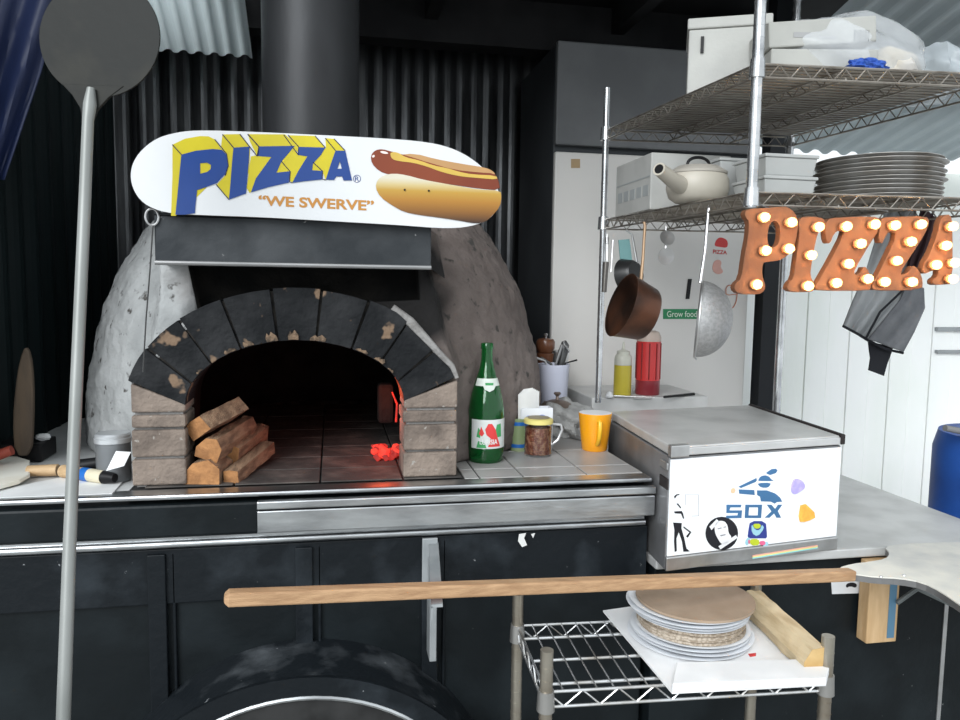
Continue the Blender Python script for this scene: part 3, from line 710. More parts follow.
# wrapped carton
cb = thing('carton', 'white barcoded carton lying in a clear plastic bag on the upper shelf', 'carton', (1.2,1.7,ZU))
a = at(778,60,1.66); b_ = at(874,60,1.66); M = T(a.x,1.69,ZU) @ rotZ(-12)
L_ = b_.x-a.x
cbx = MB().box((0,0,.001),(L_,.14,.075),M).box((.0,.0,.0755),(L_,.14,.135),M @ rotY(-4)).build('carton_body', mat('carton_white',(.42,.42,.39),.7,0,(.34,.34,.32),6), cb, bevel=.004)
ink = mat('grey_ink',(.12,.12,.12),.6); mb = MB()
for i in range(9):
    x = L_*.76 + i*.0042; mb.box((x,-.001,.092),(x+(.001 if i%3 else .0024),0,.118),M)
mb.build('barcode', ink, cb)
mb = MB(); mb.box((.05,-.001,.10),(.09,0,.112),M); mb.box((.11,-.001,.098),(.15,0,.103),M); mb.build('printed_patch', mat('faint_ink',(.36,.36,.36),.6), cb)
clear = mat('clear_plastic',(.85,.88,.9),.18,0,alpha=.38,bump=.8,bscale=14)
def blob(c, r, seed, amp=.12, n=28, m=16, flat=None):
    random.seed(seed); c = Vector(c); ph = [random.uniform(0,6.28) for _ in range(12)]
    vs = []; fs = []
    for j in range(m+1):
        t = math.pi*j/m
        for i in range(n):
            a = 2*math.pi*i/n
            d = Vector((math.sin(t)*math.cos(a), math.sin(t)*math.sin(a), math.cos(t)))
            k = 1 + amp*(math.sin(d.x*5+ph[0])*math.cos(d.y*6+ph[1]) + .6*math.sin(d.z*9+ph[2]+d.x*7) + .4*math.sin(d.y*14+ph[3])*math.cos(d.x*13+ph[4]))
            p = Vector((d.x*r[0]*k, d.y*r[1]*k, d.z*r[2]*k))
            if flat is not None: p.z = max(p.z, flat-c.z)
            vs.append(c+p)
    for j in range(m):
        for i in range(n): fs.append([j*n+i, j*n+(i+1)%n, (j+1)*n+(i+1)%n, (j+1)*n+i])
    return vs, fs
p = at(852,45,1.72)
o = MB().add(*blob((p.x,1.74,ZU+.080),(.21,.10,.10),5,.07,48,28,flat=ZU+.0005)).build('plastic_bag', clear, smooth=True); tag(o,'clear crinkled plastic bag wrapped around the carton on the upper shelf','plastic bag')
p = at(893,62,1.69)
o = MB().add(*blob((p.x,1.72,ZU+.05),(.075,.07,.05),9,.12,flat=ZU+.0005)).build('cloth_bundle', mat('bag_cream',(.62,.56,.45),.8,0,(.5,.48,.45),8), smooth=True); tag(o,'cream bundle in the right part of the clear bag on the upper shelf','bundle')
p = at(868,68,1.575)
o = MB().add(*blob((p.x,1.580,ZU+.013),(.048,.030,.016),3,.2,30,16,flat=ZU+.0005)).build('blue_netting', mat('blue_net',(.02,.07,.35),.5,0,(.04,.12,.5),60,.4,.6,.6,120), smooth=True); tag(o,'crumpled blue netting by the front edge of the upper shelf','netting')
p = at(945,50,1.72)
o = MB().add(*blob((p.x+.02,1.78,ZU+.07),(.07,.10,.075),15,.10,40,24,flat=ZU+.0005)).build('plastic_bag', mat('grey_plastic',(.55,.6,.63),.3,alpha=.6,bump=.6,bscale=12), smooth=True); tag(o,'greyish plastic bag at the right end of the upper shelf','plastic bag')
# lower shelf things
pb = thing('paper_carton', 'white printed carton at the back left of the lower wire shelf', 'carton', (.95,2.1,ZL))
MB().box((.862,2.005,ZL),(1.10,2.27,ZL+.155)).build('carton_body', mat('printed_carton',(.46,.46,.44),.7), pb, bevel=.003)
mb = MB(); fit_text(mb,'FRIES',[(624,193),(655,188),(655,198),(624,204)], lambda x,y: atp(x,y,Vector((.8615,0,0)),Vector((1,0,0))), .01) if False else None
for i in range(5):
    y = 2.02+i*.048; mb.box((.8612,y,ZL+.04+.0*i),(.862,y+.035,ZL+.07))
mb.box((.8612,2.01,ZL+.09),(.862,2.26,ZL+.094))
mb.build('printed_stripe', mat('carton_ink',(.35,.37,.37),.7), pb)
# jug
jc = at(694,185,1.83); jr = .066
jg = thing('plastic_teapot', 'cream kettle with short wide spout on the lower wire shelf', 'kettle', (jc.x,1.83,ZL))
cream = mat('cream_enamel',(.50,.46,.39),.4,0,(.42,.39,.33),5)
MB().lathe([(.0001,.0),(.05,.001),(.064,.012),(.07,.035),(.068,.06),(.062,.072),(.0001,.072)],(jc.x+.01,1.83,ZL),32,sx=1.15).build('kettle_body', cream, jg, smooth=True)
MB().lathe([(.064,.0725),(.065,.078),(.045,.092),(.0001,.098)],(jc.x+.01,1.83,ZL),32,sx=1.15).build('lid', mat('cream_lid',(.45,.42,.37),.4), jg, smooth=True)
sp0 = Vector((jc.x-.035,1.81,ZL+.035)); sp1 = at(659,169,1.73)
MB().tube([sp0, sp0.lerp(sp1,.5)+Vector((0,0,-.003)), sp1],[.024,.019,.016],18).build('spout', cream, jg, smooth=True)
dd=(sp1-sp0).normalized(); MB().tube([sp1-dd*.001, sp1+dd*.0006],[.0115,.0115],16).build('spout_opening', black_plastic, jg)
MB().tube([(jc.x+.01+.03*math.cos(a),1.83,ZL+.097+.018*math.sin(a)) for a in [math.pi*i/10 for i in range(11)]],.004,8).build('lid_handle', black_plastic, jg, smooth=True)
# plastic tubs
tubm = mat('frosted_tub',(.50,.51,.50),.35,0,(.42,.43,.42),5,alpha=.92)
def tub(name,label,x0,x1,y0,y1,z,h,grp):
    t = thing(name,label,'tub',((x0+x1)/2,(y0+y1)/2,z),grp)
    M_=.006; 
    MB().hexa([(x0+M_,y0+M_,z),(x1-M_,y0+M_,z),(x1-M_,y1-M_,z),(x0+M_,y1-M_,z)],[(x0,y0,z+h-.008),(x1,y0,z+h-.008),(x1,y1,z+h-.008),(x0,y1,z+h-.008)]).build('tub_body',tubm,t,bevel=.003)
    MB().box((x0-.003,y0-.003,z+h-.008),(x1+.003,y1+.003,z+h)).build('rim',tubm,t,bevel=.002)
xa = at(764,170,1.66).x; xb = at(816,170,1.66).x
tub('plastic_tub','frosted plastic tub, lower of two stacked beside the pizza pans',xa,xb,1.655,1.80,ZL,.050,'frosted tubs on the lower shelf')
tub('plastic_tub','frosted plastic tub, upper of two stacked beside the pizza pans',xa,xb,1.655,1.80,ZL+.0505,.050,'frosted tubs on the lower shelf')
xa = at(722,170,1.82).x; xb = at(762,170,1.82).x
tub('plastic_tub','tall frosted plastic tub between the kettle and front shelf post',xa+.005,xb,1.84,2.0,ZL,.12,'frosted tubs on the lower shelf')
# pizza pans
panm = mat('grey_pan_metal',(.52,.51,.49),.42,.4,(.30,.26,.22),12,.4,.65,.1,60)
pc = at(880,170,1.76); pr_ = .152
base = None
zz = ZL+.0005
for i in range(11):
    r_ = pr_*(1+random.uniform(-.05,.02)); dx, dy = random.uniform(-.006,.006), random.uniform(-.006,.006)
    if i == 5: dx = .012
    o = MB().lathe([(.0001,0),(r_-.012,0),(r_-.004,.006),(r_+.002,.0078),(r_+.002,.0088),(r_-.006,.0085),(r_-.014,.0025),(.0001,.0022)],(0,0,0),44).build('pizza_pan',panm,local=True,smooth=True)
    o.location = (pc.x+dx,1.765+dy,zz); zz += .0103 if i not in (3,8) else .0115
    o['category']='pan'; o['group']='stack of round metal pizza pans'
    o['label']=['round grey metal pizza pan in the stack on the lower wire shelf','round metal pizza pan, topmost of the shelf stack','round metal pizza pan, lowest of the shelf stack'][1 if i==10 else 2 if i==0 else 0]

# ------------------------------------------------------------------ marquee letters
def cm(pts): return [(680+x/3.43, 190+y/3.43) for x,y in pts]
def c5(pts): return [(730+x/6.54, 190+y/6.54) for x,y in pts]
YM = 1.478
mq = thing('marquee_sign', 'rusty orange PIZZA marquee letters with lit round bulbs hanging under the wire shelf', 'marquee sign', tuple(at(760,210,YM)))
rust = mat('rusty_copper',(.24,.10,.045),.6,.1,(.18,.072,.035),9,.35,.7,.15,60)
Lp = smoothloop(c5([(95,150),(115,122),(240,118),(330,108),(380,112),(425,145),(448,210),(440,290),(420,370),(380,430),(320,462),(240,470),(215,480),(210,560),(232,620),(225,660),(190,685),(60,680),(28,650),(35,610),(75,580),(95,430),(122,290),(125,200),(105,185)]),1)
Lph = smoothloop(c5([(262,215),(290,200),(318,215),(330,265),(325,330),(305,370),(265,378),(246,340),(246,280)]),1)
Li = smoothloop(c5([(448,200),(480,172),(590,175),(628,200),(622,230),(588,250),(562,330),(535,480),(525,560),(552,610),(555,650),(530,668),(400,668),(372,645),(385,605),(415,580),(430,480),(455,300),(450,230)]),1)
Lz1 = smoothloop(cm([(505,100),(540,93),(660,90),(690,98),(684,135),(655,180),(598,275),(600,292),(622,285),(632,258),(650,280),(656,335),(648,346),(480,346),(462,335),(478,308),(520,235),(568,142),(550,135),(528,150),(515,185),(503,178),(498,140)]),1)
Lz2 = smoothloop(cm([(690,95),(720,92),(846,88),(858,108),(842,150),(800,215),(752,290),(780,288),(800,255),(822,275),(834,310),(832,344),(665,346),(658,330),(672,305),(705,240),(748,150),(720,140),(705,160),(695,185),(682,175),(684,130)]),1)
La = smoothloop(cm([(905,85),(930,84),(936,120),(936,322),(900,325),(868,326),(866,308),(885,296),(888,272),(868,276),(835,290),(832,262),(860,215),(885,150),(890,110)]),1)
Lah = smoothloop(cm([(893,215),(912,205),(915,235),(895,240)]),1)
sets = [([Lp,Lph],[(761.6,219),(788.5,224),(763,252),(786,250),(754,285.6)]),
        ([Li],[(815.6,228.5),(808,256.5),(805,287)]),
        ([Lz1],[(843,228),(871,226),(857,245),(845,265),(833,284),(864,280)]),
        ([Lz2],[(891,227),(917,226),(907,243),(893,262),(908,283),(881,283)]),
        ([La],[(948,228),(941.5,247),(932,266),(950,264),(948,280)])]
bulbm = mat('lit_bulb',(1,.75,.45),.1,0,alpha=.5,emit=(1,.42,.12),es=1.4)
corem = mat('bulb_core',(1,.9,.7),.3,0,emit=(1,.72,.42),es=26)
cupm = mat('bulb_socket',(.30,.12,.05),.5,.3)
for li,(loops,bl) in enumerate(sets):
    y_ = YM + .004*(li%2)
    lo = MB().prism([[at(x,y,y_) for x,y in lp] for lp in loops],(0,.018,0)).build('letter',rust,mq,bevel=.0015,label='rusty letter %s'%'PIZZA'[li])
    for (x,y) in bl:
        q = at(x-1.5,y-1,y_)
        ck = MB().lathe([(.0095,0),(.0105,.006),(.0085,.0075),(.0085,.0)],q,20,rotX(90)).build('socket',cupm,lo,smooth=True)
        bb_ = MB().lathe([(.0001,.030),(.0055,.028),(.0092,.0235),(.0105,.017),(.009,.0105),(.006,.004),(.006,.0)][::-1],q,18,rotX(90)).build('bulb',bulbm,lo,smooth=True)
        MB().lathe([(.0001,.0235),(.005,.022),(.007,.017),(.005,.012),(.0001,.0105)][::-1],q,12,rotX(90)).build('filament',corem,mq,smooth=True)
for x0,x1 in ((775,775),(888,888)):
    a = at(x0,210,YM+.01); MB().tube([a+Vector((0,0,-.003)), (a.x,1.556,1.695)],.0012,5).build('hanging_wire',steel,mq)

# ------------------------------------------------------------------ things hanging from the left shelf rail
def railpt(px):
    best=None
    for i in range(400):
        p = cor[0].lerp(cor[3],i/399)+Vector((0,0,1.69)); v=p-CAMP; x=480+FPX*v.dot(RT)/v.dot(FW)
        if best is None or abs(x-px)<best[0]: best=(abs(x-px),p)
    return best[1]
def dep(p): return (p-CAMP).dot(FW)
# strainer
p = railpt(708); D = dep(p)
st = thing('strainer','round wire mesh strainer hanging by its handle from the lower shelf','strainer',tuple(p))
MB().tube([atd(709,206,D),atd(708,214,D),atd(705,250,D),atd(700,283,D)],[.0035,.004,.004,.0045],8).build('handle',steel,st,smooth=True)
top = atd(702.5,281,D); bot = atd(694.5,357,D); cen=(top+bot)/2; rr=(top-bot).length/2
ax_ = (RT*1.0 + UP*-.10 - FW*.26); zax=(top-bot).normalized(); ax_=(ax_-zax*ax_.dot(zax)).normalized(); yax=zax.cross(ax_)
Mo = Matrix((yax,zax,ax_)).transposed().to_4x4()
meshm = mat('fine_mesh',(.42,.42,.42),.4,.5,(.34,.34,.34),120,.4,.6,alpha=.80,bump=.3,bscale=300)
prof=[(rr*math.cos(t),rr*.86*math.sin(t)) for t in [math.pi/2*i/14 for i in range(15)]]; prof[-1]=(.0001,rr*.86)
vs=MB(); base_=len(vs.v)
for r_,z_ in prof:
    for j in range(36):
        a=2*math.pi*j/36; vs.v.append(cen+ (Mo.to_3x3() @ Vector((r_*math.cos(a),r_*math.sin(a),z_))))
for i in range(14):
    for j in range(36): vs.f.append([i*36+j,i*36+(j+1)%36,(i+1)*36+(j+1)%36,(i+1)*36+j])
vs.build('mesh_bowl',meshm,st,smooth=True)
MB().tube([cen+Mo.to_3x3()@Vector((rr*math.cos(a),rr*math.sin(a),0)) for a in [2*math.pi*j/36 for j in range(36)]],.0028,8,closed=True).tube([bot,bot-zax*.006+ax_*.006],.002,6).build('rim',steel,st,smooth=True)
# measuring spoons
p = railpt(666); D=dep(p)
ms = thing('scoop','pair of steel measuring scoops hanging together beside the brown saucepan','scoop',tuple(p))
MB().tube([atd(666,226,D),atd(666,234,D)],.0015,6).tube([atd(667,235,D),atd(664,262,D)],.0025,6).build('handle',steel,ms)
MB().lathe([(.0001,-.006),(.015,-.002),(.020,.007),(.021,.009),(.0001,.006)],atd(666,239,D),20,rotX(70)).build('upper_bowl',steel,ms,smooth=True)
MB().lathe([(.0001,-.014),(.014,-.008),(.022,.004),(.023,.008),(.0001,.005)],atd(665,256,D),20,rotX(100)).build('lower_bowl',steel,ms,smooth=True)
# saucepan
p = railpt(640); D = dep(p)
sp = thing('saucepan','brown copper saucepan hanging by its long tan handle from the lower shelf','saucepan',tuple(p))
copper = mat('brown_copper',(.13,.05,.025),.35,.5,(.035,.018,.012),9,.38,.62,.05,40)
mc = atd(621,305,D-.09); axv=(RT*.90-UP*.30+FW*.22).normalized()
def conepan(mb, mc, axv, r0, r1, ln):
    M=T(*mc)@aim(axv); return mb.lathe([(r0-.003,0),(r0+.002,0),(r0,.004),(r1,ln-.008),(r1-.006,ln),(.0001,ln),(.0001,ln-.003),(r1-.009,ln-.003),(r1-.003,ln-.010),(r0-.003,0)],(0,0,0),40,M)
conepan(MB(),mc,axv,.088,.074,.085).build('pan_body',copper,sp,smooth=True)
MB().lathe([(.0001,.078),(.066,.078),(.084,.002),(.0835,.0015),(.0655,.0775),(.0001,.0775)],(0,0,0),40,T(*mc)@aim(axv)).build('pan_inside',soot,sp,smooth=True)
tph = railpt(641)
MB().tube([atd(644,222,D-.08),atd(645,226,D-.08),atd(644,240,D-.08),atd(643,258,D-.08),atd(641,280,D-.08)],[.004,.0045,.0042,.0045,.005],8).build('handle',mat('tan_handle',(.38,.25,.15),.4,.3),sp,smooth=True)
# small dark pan
mc2=atd(625,276,D+.03); ax2=(RT*.65-FW*.75+UP*.1).normalized()
sk = thing('small_pan','small black pan hanging behind the brown saucepan','pan',tuple(atd(625,230,D)))
conepan(MB(),mc2,ax2,.048,.040,.04).build('pan_body',mat('dark_pan',(.03,.03,.03),.35,.4),sk,smooth=True)
MB().tube([atd(626,230,D+.02),atd(632,234,D+.02),atd(637,262,D+.01)],[.003,.003,.004],8).tube([mc2,atd(637,262,D+.01)],.004,8).build('handle',steel,sk,smooth=True)
# teal board
o=MB().prism([atd(x,y,D+.05) for x,y in ((618.5,240),(629.5,239),(633,266),(621,268))],FW*.006).build('cutting_board',mat('teal_board',(.13,.27,.27),.5)); tag(o,'narrow teal board hanging behind the small black pan','board')
# measuring spoon leftmost
p=railpt(607); D3=dep(p)
hs=thing('whisk','slim steel utensil with dark grip hanging at the far left of the shelf rail','utensil',tuple(p)); hs.name='hanging_utensil'
MB().tube([atd(607,234,D3),atd(607,262,D3)],.003,8).tube([atd(607,238,D3)+Vector((0,0,.002)),atd(607.2,244,D3)],[.006,.006],10).build('shaft',steel,hs,smooth=True)
MB().tube([atd(606,262,D3),atd(604,292,D3)],[.009,.008],10).build('grip',mat('utensil_grip',(.14,.13,.12),.4,.5),hs,smooth=True)
MB().tube([atd(613,240,D3),atd(611,272,D3)],[.0025,.003],8).build('tine',steel,hs,smooth=True)
# pot hooks / rack rod
A_r=railpt(735)+Vector((0,0,.002)); B_r=railpt(602)+Vector((0,0,.002))

# ------------------------------------------------------------------ cloth bag hanging at right
def sheet(px_poly_left, px_poly_right, Y, n, waves, amp, name, m, parent, thick=.003, label=None):
    k=len(px_poly_left); mb=MB(); vs=[]; fs=[]
    rows=40
    def interp(pl,t):
        s=t*(k-1); i=min(int(s),k-2); f=s-i; return (pl[i][0]*(1-f)+pl[i+1][0]*f, pl[i][1]*(1-f)+pl[i+1][1]*f)
    for r_ in range(rows+1):
        a=interp(px_poly_left,r_/rows); b_=interp(px_poly_right,r_/rows)
        for c in range(n+1):
            t=c/n; x=a[0]*(1-t)+b_[0]*t; y=a[1]*(1-t)+b_[1]*t
            vs.append(at(x,y,Y+amp*math.sin(t*waves*2*math.pi+r_*.08)*(.4+.6*r_/rows)))
    for r_ in range(rows):
        for c in range(n):
            q=r_*(n+1)+c; fs.append([q,q+1,q+n+2,q+n+1])
    mb.add(vs,fs); o=mb.build(name,m,parent,smooth=True,label=label)
    md=o.modifiers.new('s','SOLIDIFY'); md.thickness=thick; md.offset=0
    return o
YB=1.80
bg_=thing('hanging_apron','grey apron with black straps and tail hanging behind the marquee letters','apron',tuple(at(905,205,YB)))
greyc=mat('grey_cloth',(.33,.345,.355),.85,0,(.27,.28,.29),12,.4,.7,.2,150); dkc=mat('dark_mesh_cloth',(.10,.105,.115),.8,0,(.14,.145,.155),20,.4,.7,.2,150); bkc=mat('black_cloth',(.015,.016,.02),.8)
sheet([(888,203),(877,235),(866,270),(853,300),(843,326)],[(917,204),(914,240),(911,270),(903,300),(868,342)],YB,24,2.5,.010,'apron_body',greyc,bg_)
sheet([(908,282),(900,300),(885,318),(868,339)],[(924,288),(925,308),(914,332),(903,352)],YB-.02,16,1.5,.008,'mesh_panel',dkc,bg_,label='dark grey see-through panel')
sheet([(868,341),(869,350),(870,358),(868,370)],[(893,347),(890,356),(887,364),(884,376)],YB+.006,10,1,.004,'tail',bkc,bg_,label='black hanging tail')
MB().tube([at(x,y,YB-.012) for x,y in ((843,326),(856,333),(868,340),(885,349),(903,353))],.0035,8).build('hem',bkc,bg_,smooth=True)
MB().tube([at(x,y,YB-.02) for x,y in ((935,208),(925,232),(912,262),(903,290),(880,312),(866,338))],.003,8).build('cord',bkc,bg_,smooth=True)
sheet([(922,206),(914,235),(908,262),(904,285)],[(936,218),(930,245),(921,268),(912,285)],YB-.03,12,2,.008,'strap',mat('dark_maroon_cloth',(.03,.015,.018),.8),bg_,label='dark folded strap')

# ------------------------------------------------------------------ prep cooler with stickers
CA=R(-4.5)
cl=thing('prep_cooler','white fronted countertop cooler with team logo and stickers on the steel counter','cooler',(0,0,0))
BL=atz(665,571,.850); BR=atz(836,549,.850)
cw=.388; cd=.64
dirx=Vector((math.cos(CA),math.sin(CA),0)); diry=Vector((-math.sin(CA),math.cos(CA),0))
BL=Vector((BL.x,BL.y,.850)); zt=1.118; cd=.50
dirx=(Vector((BR.x,BR.y,.850))-BL); cw=dirx.length; dirx.normalize(); 
diry=Vector((0.08,1,0)).normalized(); ZK=.8505
def cq(u,v,z): return Vector((BL.x,BL.y,0))+dirx*u+diry*v+Vector((0,0,z))
def cbx_(mb,u0,u1,v0,v1,z_0,z_1):
    return mb.hexa([cq(u0,v0,z_0),cq(u1,v0,z_0),cq(u1,v1,z_0),cq(u0,v1,z_0)],[cq(u0,v0,z_1),cq(u1,v0,z_1),cq(u1,v1,z_1),cq(u0,v1,z_1)])
cl.location=BL
coolm=mat('cooler_side',(.30,.30,.31),.4,.6,(.18,.18,.18),8,.4,.7)
cbx_(MB(),0,cw,.004,cd,ZK,zt).build('cooler_body',coolm,cl,bevel=.004)
cbx_(MB(),.003,cw-.003,-.003,.004,ZK+.034,zt-.004).build('front_panel',mat('cooler_white',(.86,.88,.90),.35,0,(.80,.83,.86),2,.4,.7),cl,bevel=.002)
cbx_(MB(),.0,cw,-.006,.004,ZK,ZK+.033).build('base_strip',steel,cl,bevel=.003)
lid=cbx_(MB(),.004,cw-.008,.0,cd,zt+.003,zt+.026).build('lid',steel_top,cl,bevel=.004)
cbx_(MB(),.002,cw-.004,-.005,0,zt+.004,zt+.022).build('lid_edge',mat('lid_edge_steel',(.75,.75,.75),.3,.7),lid,bevel=.002)
cbx_(MB(),cw-.010,cw+.004,-.008,cd,zt+.004,zt+.030).build('lid_gasket',mat('gasket_dark',(.03,.025,.025),.6),lid,bevel=.003)
cbx_(MB(),.0,.05,-.010,.012,zt+.001,zt+.030).build('hinge',steel,lid,bevel=.003)
for v in (.002,):
    cbx_(MB(),-.006,.0,.0,.05,zt-.03,zt-.012).build('side_rail',steel,cl,bevel=.003)
cbx_(MB(),-.004,.0,.0,.05,zt-.075,zt-.05).build('side_groove',mat('gasket_dark',(.03,.025,.025),.6),cl)
nC=dirx.cross(diry); nrm_=-diry+dirx*diry.dot(dirx); nrm_=Vector((dirx.y,-dirx.x,0)).normalized()
P0=cq(0,-.003,1.0); 
fC=lambda l:(lambda x,y: atp(x,y,P0+nrm_*(.0005*l),nrm_))
layC=nrm_*.0006
def c4(pts): return [(660+x/6, 455+y/6) for x,y in pts]
sox=mat('logo_blue',(.05,.16,.33),.4)
bat=[c4([(470,190),(578,138),(580,152),(572,162),(485,198)]), c4([(638,105),(670,84),(695,82),(704,92),(695,108),(660,120),(640,112)]),
     smoothloop(c4([(590,150),(600,130),(630,120),(655,130),(668,148),(684,153),(668,156),(590,156)]),1),
     smoothloop(c4([(586,168),(664,166),(660,182),(645,196),(610,196),(592,184)]),1),
     c4([(472,206),(565,210),(568,240),(475,232)]),
     c4([(582,212),(640,212),(690,230),(720,255),(733,280),(700,282),(688,292),(665,280),(605,278),(600,250),(582,240)])]
SOXl=[c4([(398,298),(488,298),(484,314),(422,314),(416,332),(492,332),(488,378),(394,380),(398,364),(464,362),(468,348),(398,348)]),
      [c4([(512,298),(612,298),(606,378),(508,378)]), c4([(534,314),(588,314),(586,362),(530,362)])],
      c4([(640,298),(668,298),(690,324),(708,298),(733,298),(706,336),(726,376),(698,376),(684,350),(656,376),(628,376),(668,338)])]
decal('team_logo',sox,bat+SOXl,cl,fC(0),layC,'blue batter emblem over the word SOX')
MB().lathe([(.0001,0),(.0065,0),(.0065,.0008),(.0001,.0008)],fC(1)(660+438/6,455+214/6),16,aim(nrm_)).build('sticker',mat('sticker_cream',(.75,.55,.35),.5),cl,label='small cream ball of the team logo')
# round black sticker
def circ(cx_,cy_,rx_,ry_,n=28): return [(cx_+rx_*math.cos(2*math.pi*i/n),cy_+ry_*math.sin(2*math.pi*i/n)) for i in range(n)]
blk=mat('sticker_black',(.02,.02,.025),.45); wht=mat('sticker_white',(.85,.86,.88),.45)
s1=decal('sticker',blk,[circ(660+370/6,455+470/6,16.3,16.6)],cl,fC(0),layC,'round black and white sticker with a face')
decal('sticker_print',wht,[smoothloop(c4([(325,420),(345,395),(385,395),(405,420),(410,470),(430,490),(420,520),(370,540),(345,500),(330,470)]),2), c4([(296,430),(340,385),(355,400),(308,450)]), c4([(350,548),(455,480),(466,496),(362,566)])],s1,fC(1),layC)
decal('sticker_print',mat('sticker_grey',(.3,.3,.32),.5),[c4([(345,440),(368,434),(370,440),(347,446)]),c4([(380,430),(396,428),(397,434),(381,436)]),c4([(360,480),(392,474),(394,480),(364,488)])],s1,fC(2),layC)
# striding figure
s2=decal('sticker',blk,[c4([(78,405),(130,408),(128,440),(145,500),(158,560),(178,578),(140,580),(132,520),(112,462),(98,500),(100,575),(88,582),(84,520),(86,450)]), c4([(85,338),(130,336),(138,352),(145,380),(138,382),(126,352),(88,350)]), c4([(98,292),(108,290),(126,315),(122,320)]), c4([(84,248),(98,236),(116,234),(116,238),(100,244),(88,262)]),
   c4([(142,428),(188,462),(166,496),(156,488),(176,464),(140,436)])],cl,fC(0),layC,'black line sticker of a walking figure')
decal('sticker_print',mat('faint_line',(.55,.55,.58),.6),[c4([(148,236),(230,236),(230,239),(148,239)]),c4([(228,236),(232,236),(234,365),(230,365)]),c4([(190,364),(234,362),(234,366),(190,368)]),c4([(150,240),(154,240),(156,300),(152,300)])],s2,fC(0),layC)
# cartoon sticker -> plain colour patches
s3=decal('sticker',mat('sticker_indigo',(.03,.05,.28),.5),[smoothloop(c4([(540,396),(634,396),(640,460),(642,500),(610,500),(560,500),(524,500),(530,450)]),1)],cl,fC(0),layC,'small colourful cartoon sticker in blue, yellow and pink')
decal('sticker_print',mat('sticker_aqua',(.35,.65,.75),.5),[smoothloop(c4([(548,410),(570,450),(600,450),(612,415),(625,440),(585,490),(550,470)]),1),smoothloop(c4([(508,520),(530,490),(545,510),(520,548)]),1),smoothloop(c4([(612,545),(640,515),(652,535),(640,558)]),1)],s3,fC(1),layC)
decal('sticker_print',mat('sticker_lime',(.55,.65,.03),.5),[smoothloop(c4([(556,412),(606,412),(600,440),(566,442)]),1),smoothloop(c4([(536,505),(592,502),(598,540),(545,544)]),1)],s3,fC(2),layC)
decal('sticker_print',mat('sticker_magenta',(.8,.15,.3),.5),[smoothloop(c4([(594,518),(630,514),(632,540),(600,542)]),1),smoothloop(c4([(528,510),(538,506),(540,530),(530,534)]),1)],s3,fC(2),layC)
# magnets
for nm_,c_,pl,lb in (('magnet',(.42,.36,.75),smoothloop(c4([(786,180),(800,145),(830,140),(860,165),(866,195),(840,215),(800,238),(784,215)]),2),'round lilac magnet'),
                  ('magnet',(.80,.38,.06),smoothloop(c4([(846,270),(826,398),(870,400),(944,364)]),1),'orange pizza slice magnet')):
    o=decal(nm_,mat('magnet_'+('orange' if 'orange' in lb else 'lilac'),c_,.5,0,tuple(min(1,x*1.25) for x in c_),60),[pl],cl,fC(0),nrm_*.004,lb)
# rainbow strip
for i,c_ in enumerate(((.9,.45,.35),(.85,.8,.3),(.3,.7,.7))):
    y=602+i*7
    decal('rainbow_strip',mat('rainbow_%s'%('coral','lemon','aqua')[i],c_,.4),[c4([(555,y),(945,y-62),(945,y-56),(555,y+7)])],cl,lambda x,y: atp(x,y,cq(0,-.0065,0),nrm_),layC,('coral','lemon','aqua')[i]+' line of the rainbow strip')

# ------------------------------------------------------------------ counter things
def glass(name,c,rough=.05): return mat(name,c,rough,0,c,trans=1.0,ior=1.45)
# green bottle
p=at(487,464,1.905); bx,by=p.x,1.925
gb=thing('green_bottle','tall green glass bottle with red and white label beside the oven arch','bottle',(bx,by,ZC))
k=.315/.318
prof=[(.0001,.004),(.030,.003),(.042,.0),(.0465,.006),(.047,.02),(.047,.118),(.0465,.135),(.043,.16),(.036,.19),(.027,.218),(.0195,.242),(.0155,.262),(.0145,.285),(.0145,.293),(.0165,.294),(.0165,.306),(.0150,.309),(.0115,.309),(.0115,.285),(.0125,.262),(.0165,.242),(.024,.217),(.033,.189),(.040,.159),(.0435,.133),(.044,.02),(.038,.009),(.0001,.009)]
gm=mat('green_glass',(.01,.30,.06),.06,0,(.01,.30,.06),trans=.85,ior=1.5)
MB().lathe(prof,(bx,by,ZC),40).build('bottle_glass',gm,gb,smooth=True)
def band(c,r,z_0,z_1,a0,a1,n=24,rf=None,t=.0004):
    mb=MB(); vs=[]; fs=[]
    for i in range(n+1):
        a=R(a0+(a1-a0)*i/n)
        for z_ in (z_0,z_1):
            r_=rf(z_) if rf else r
            vs.append((c[0]+math.sin(a)*r_,c[1]-math.cos(a)*r_,z_)); vs.append((c[0]+math.sin(a)*(r_+t),c[1]-math.cos(a)*(r_+t),z_))
    for i in range(n):
        a=i*4;b_=a+4
        fs+= [[a+1,b_+1,b_+3,a+3],[a,a+2,b_+2,b_],[a,b_,b_+1,a+1],[a+2,a+3,b_+3,b_+2]]
    return mb.add(vs,fs)
lb=band((bx,by),.0474,ZC+.040,ZC+.115,-62,75).build('label',mat('label_white',(.70,.74,.72),.5),gb)
def cyl(c,r): # pixel-plane (metres) to cylinder surface
    def f(u,v): a=u/r; return Vector((c[0]+math.sin(a)*r,c[1]-math.cos(a)*r,ZC+v))
    return f
fb=cyl((bx,by),.0482)
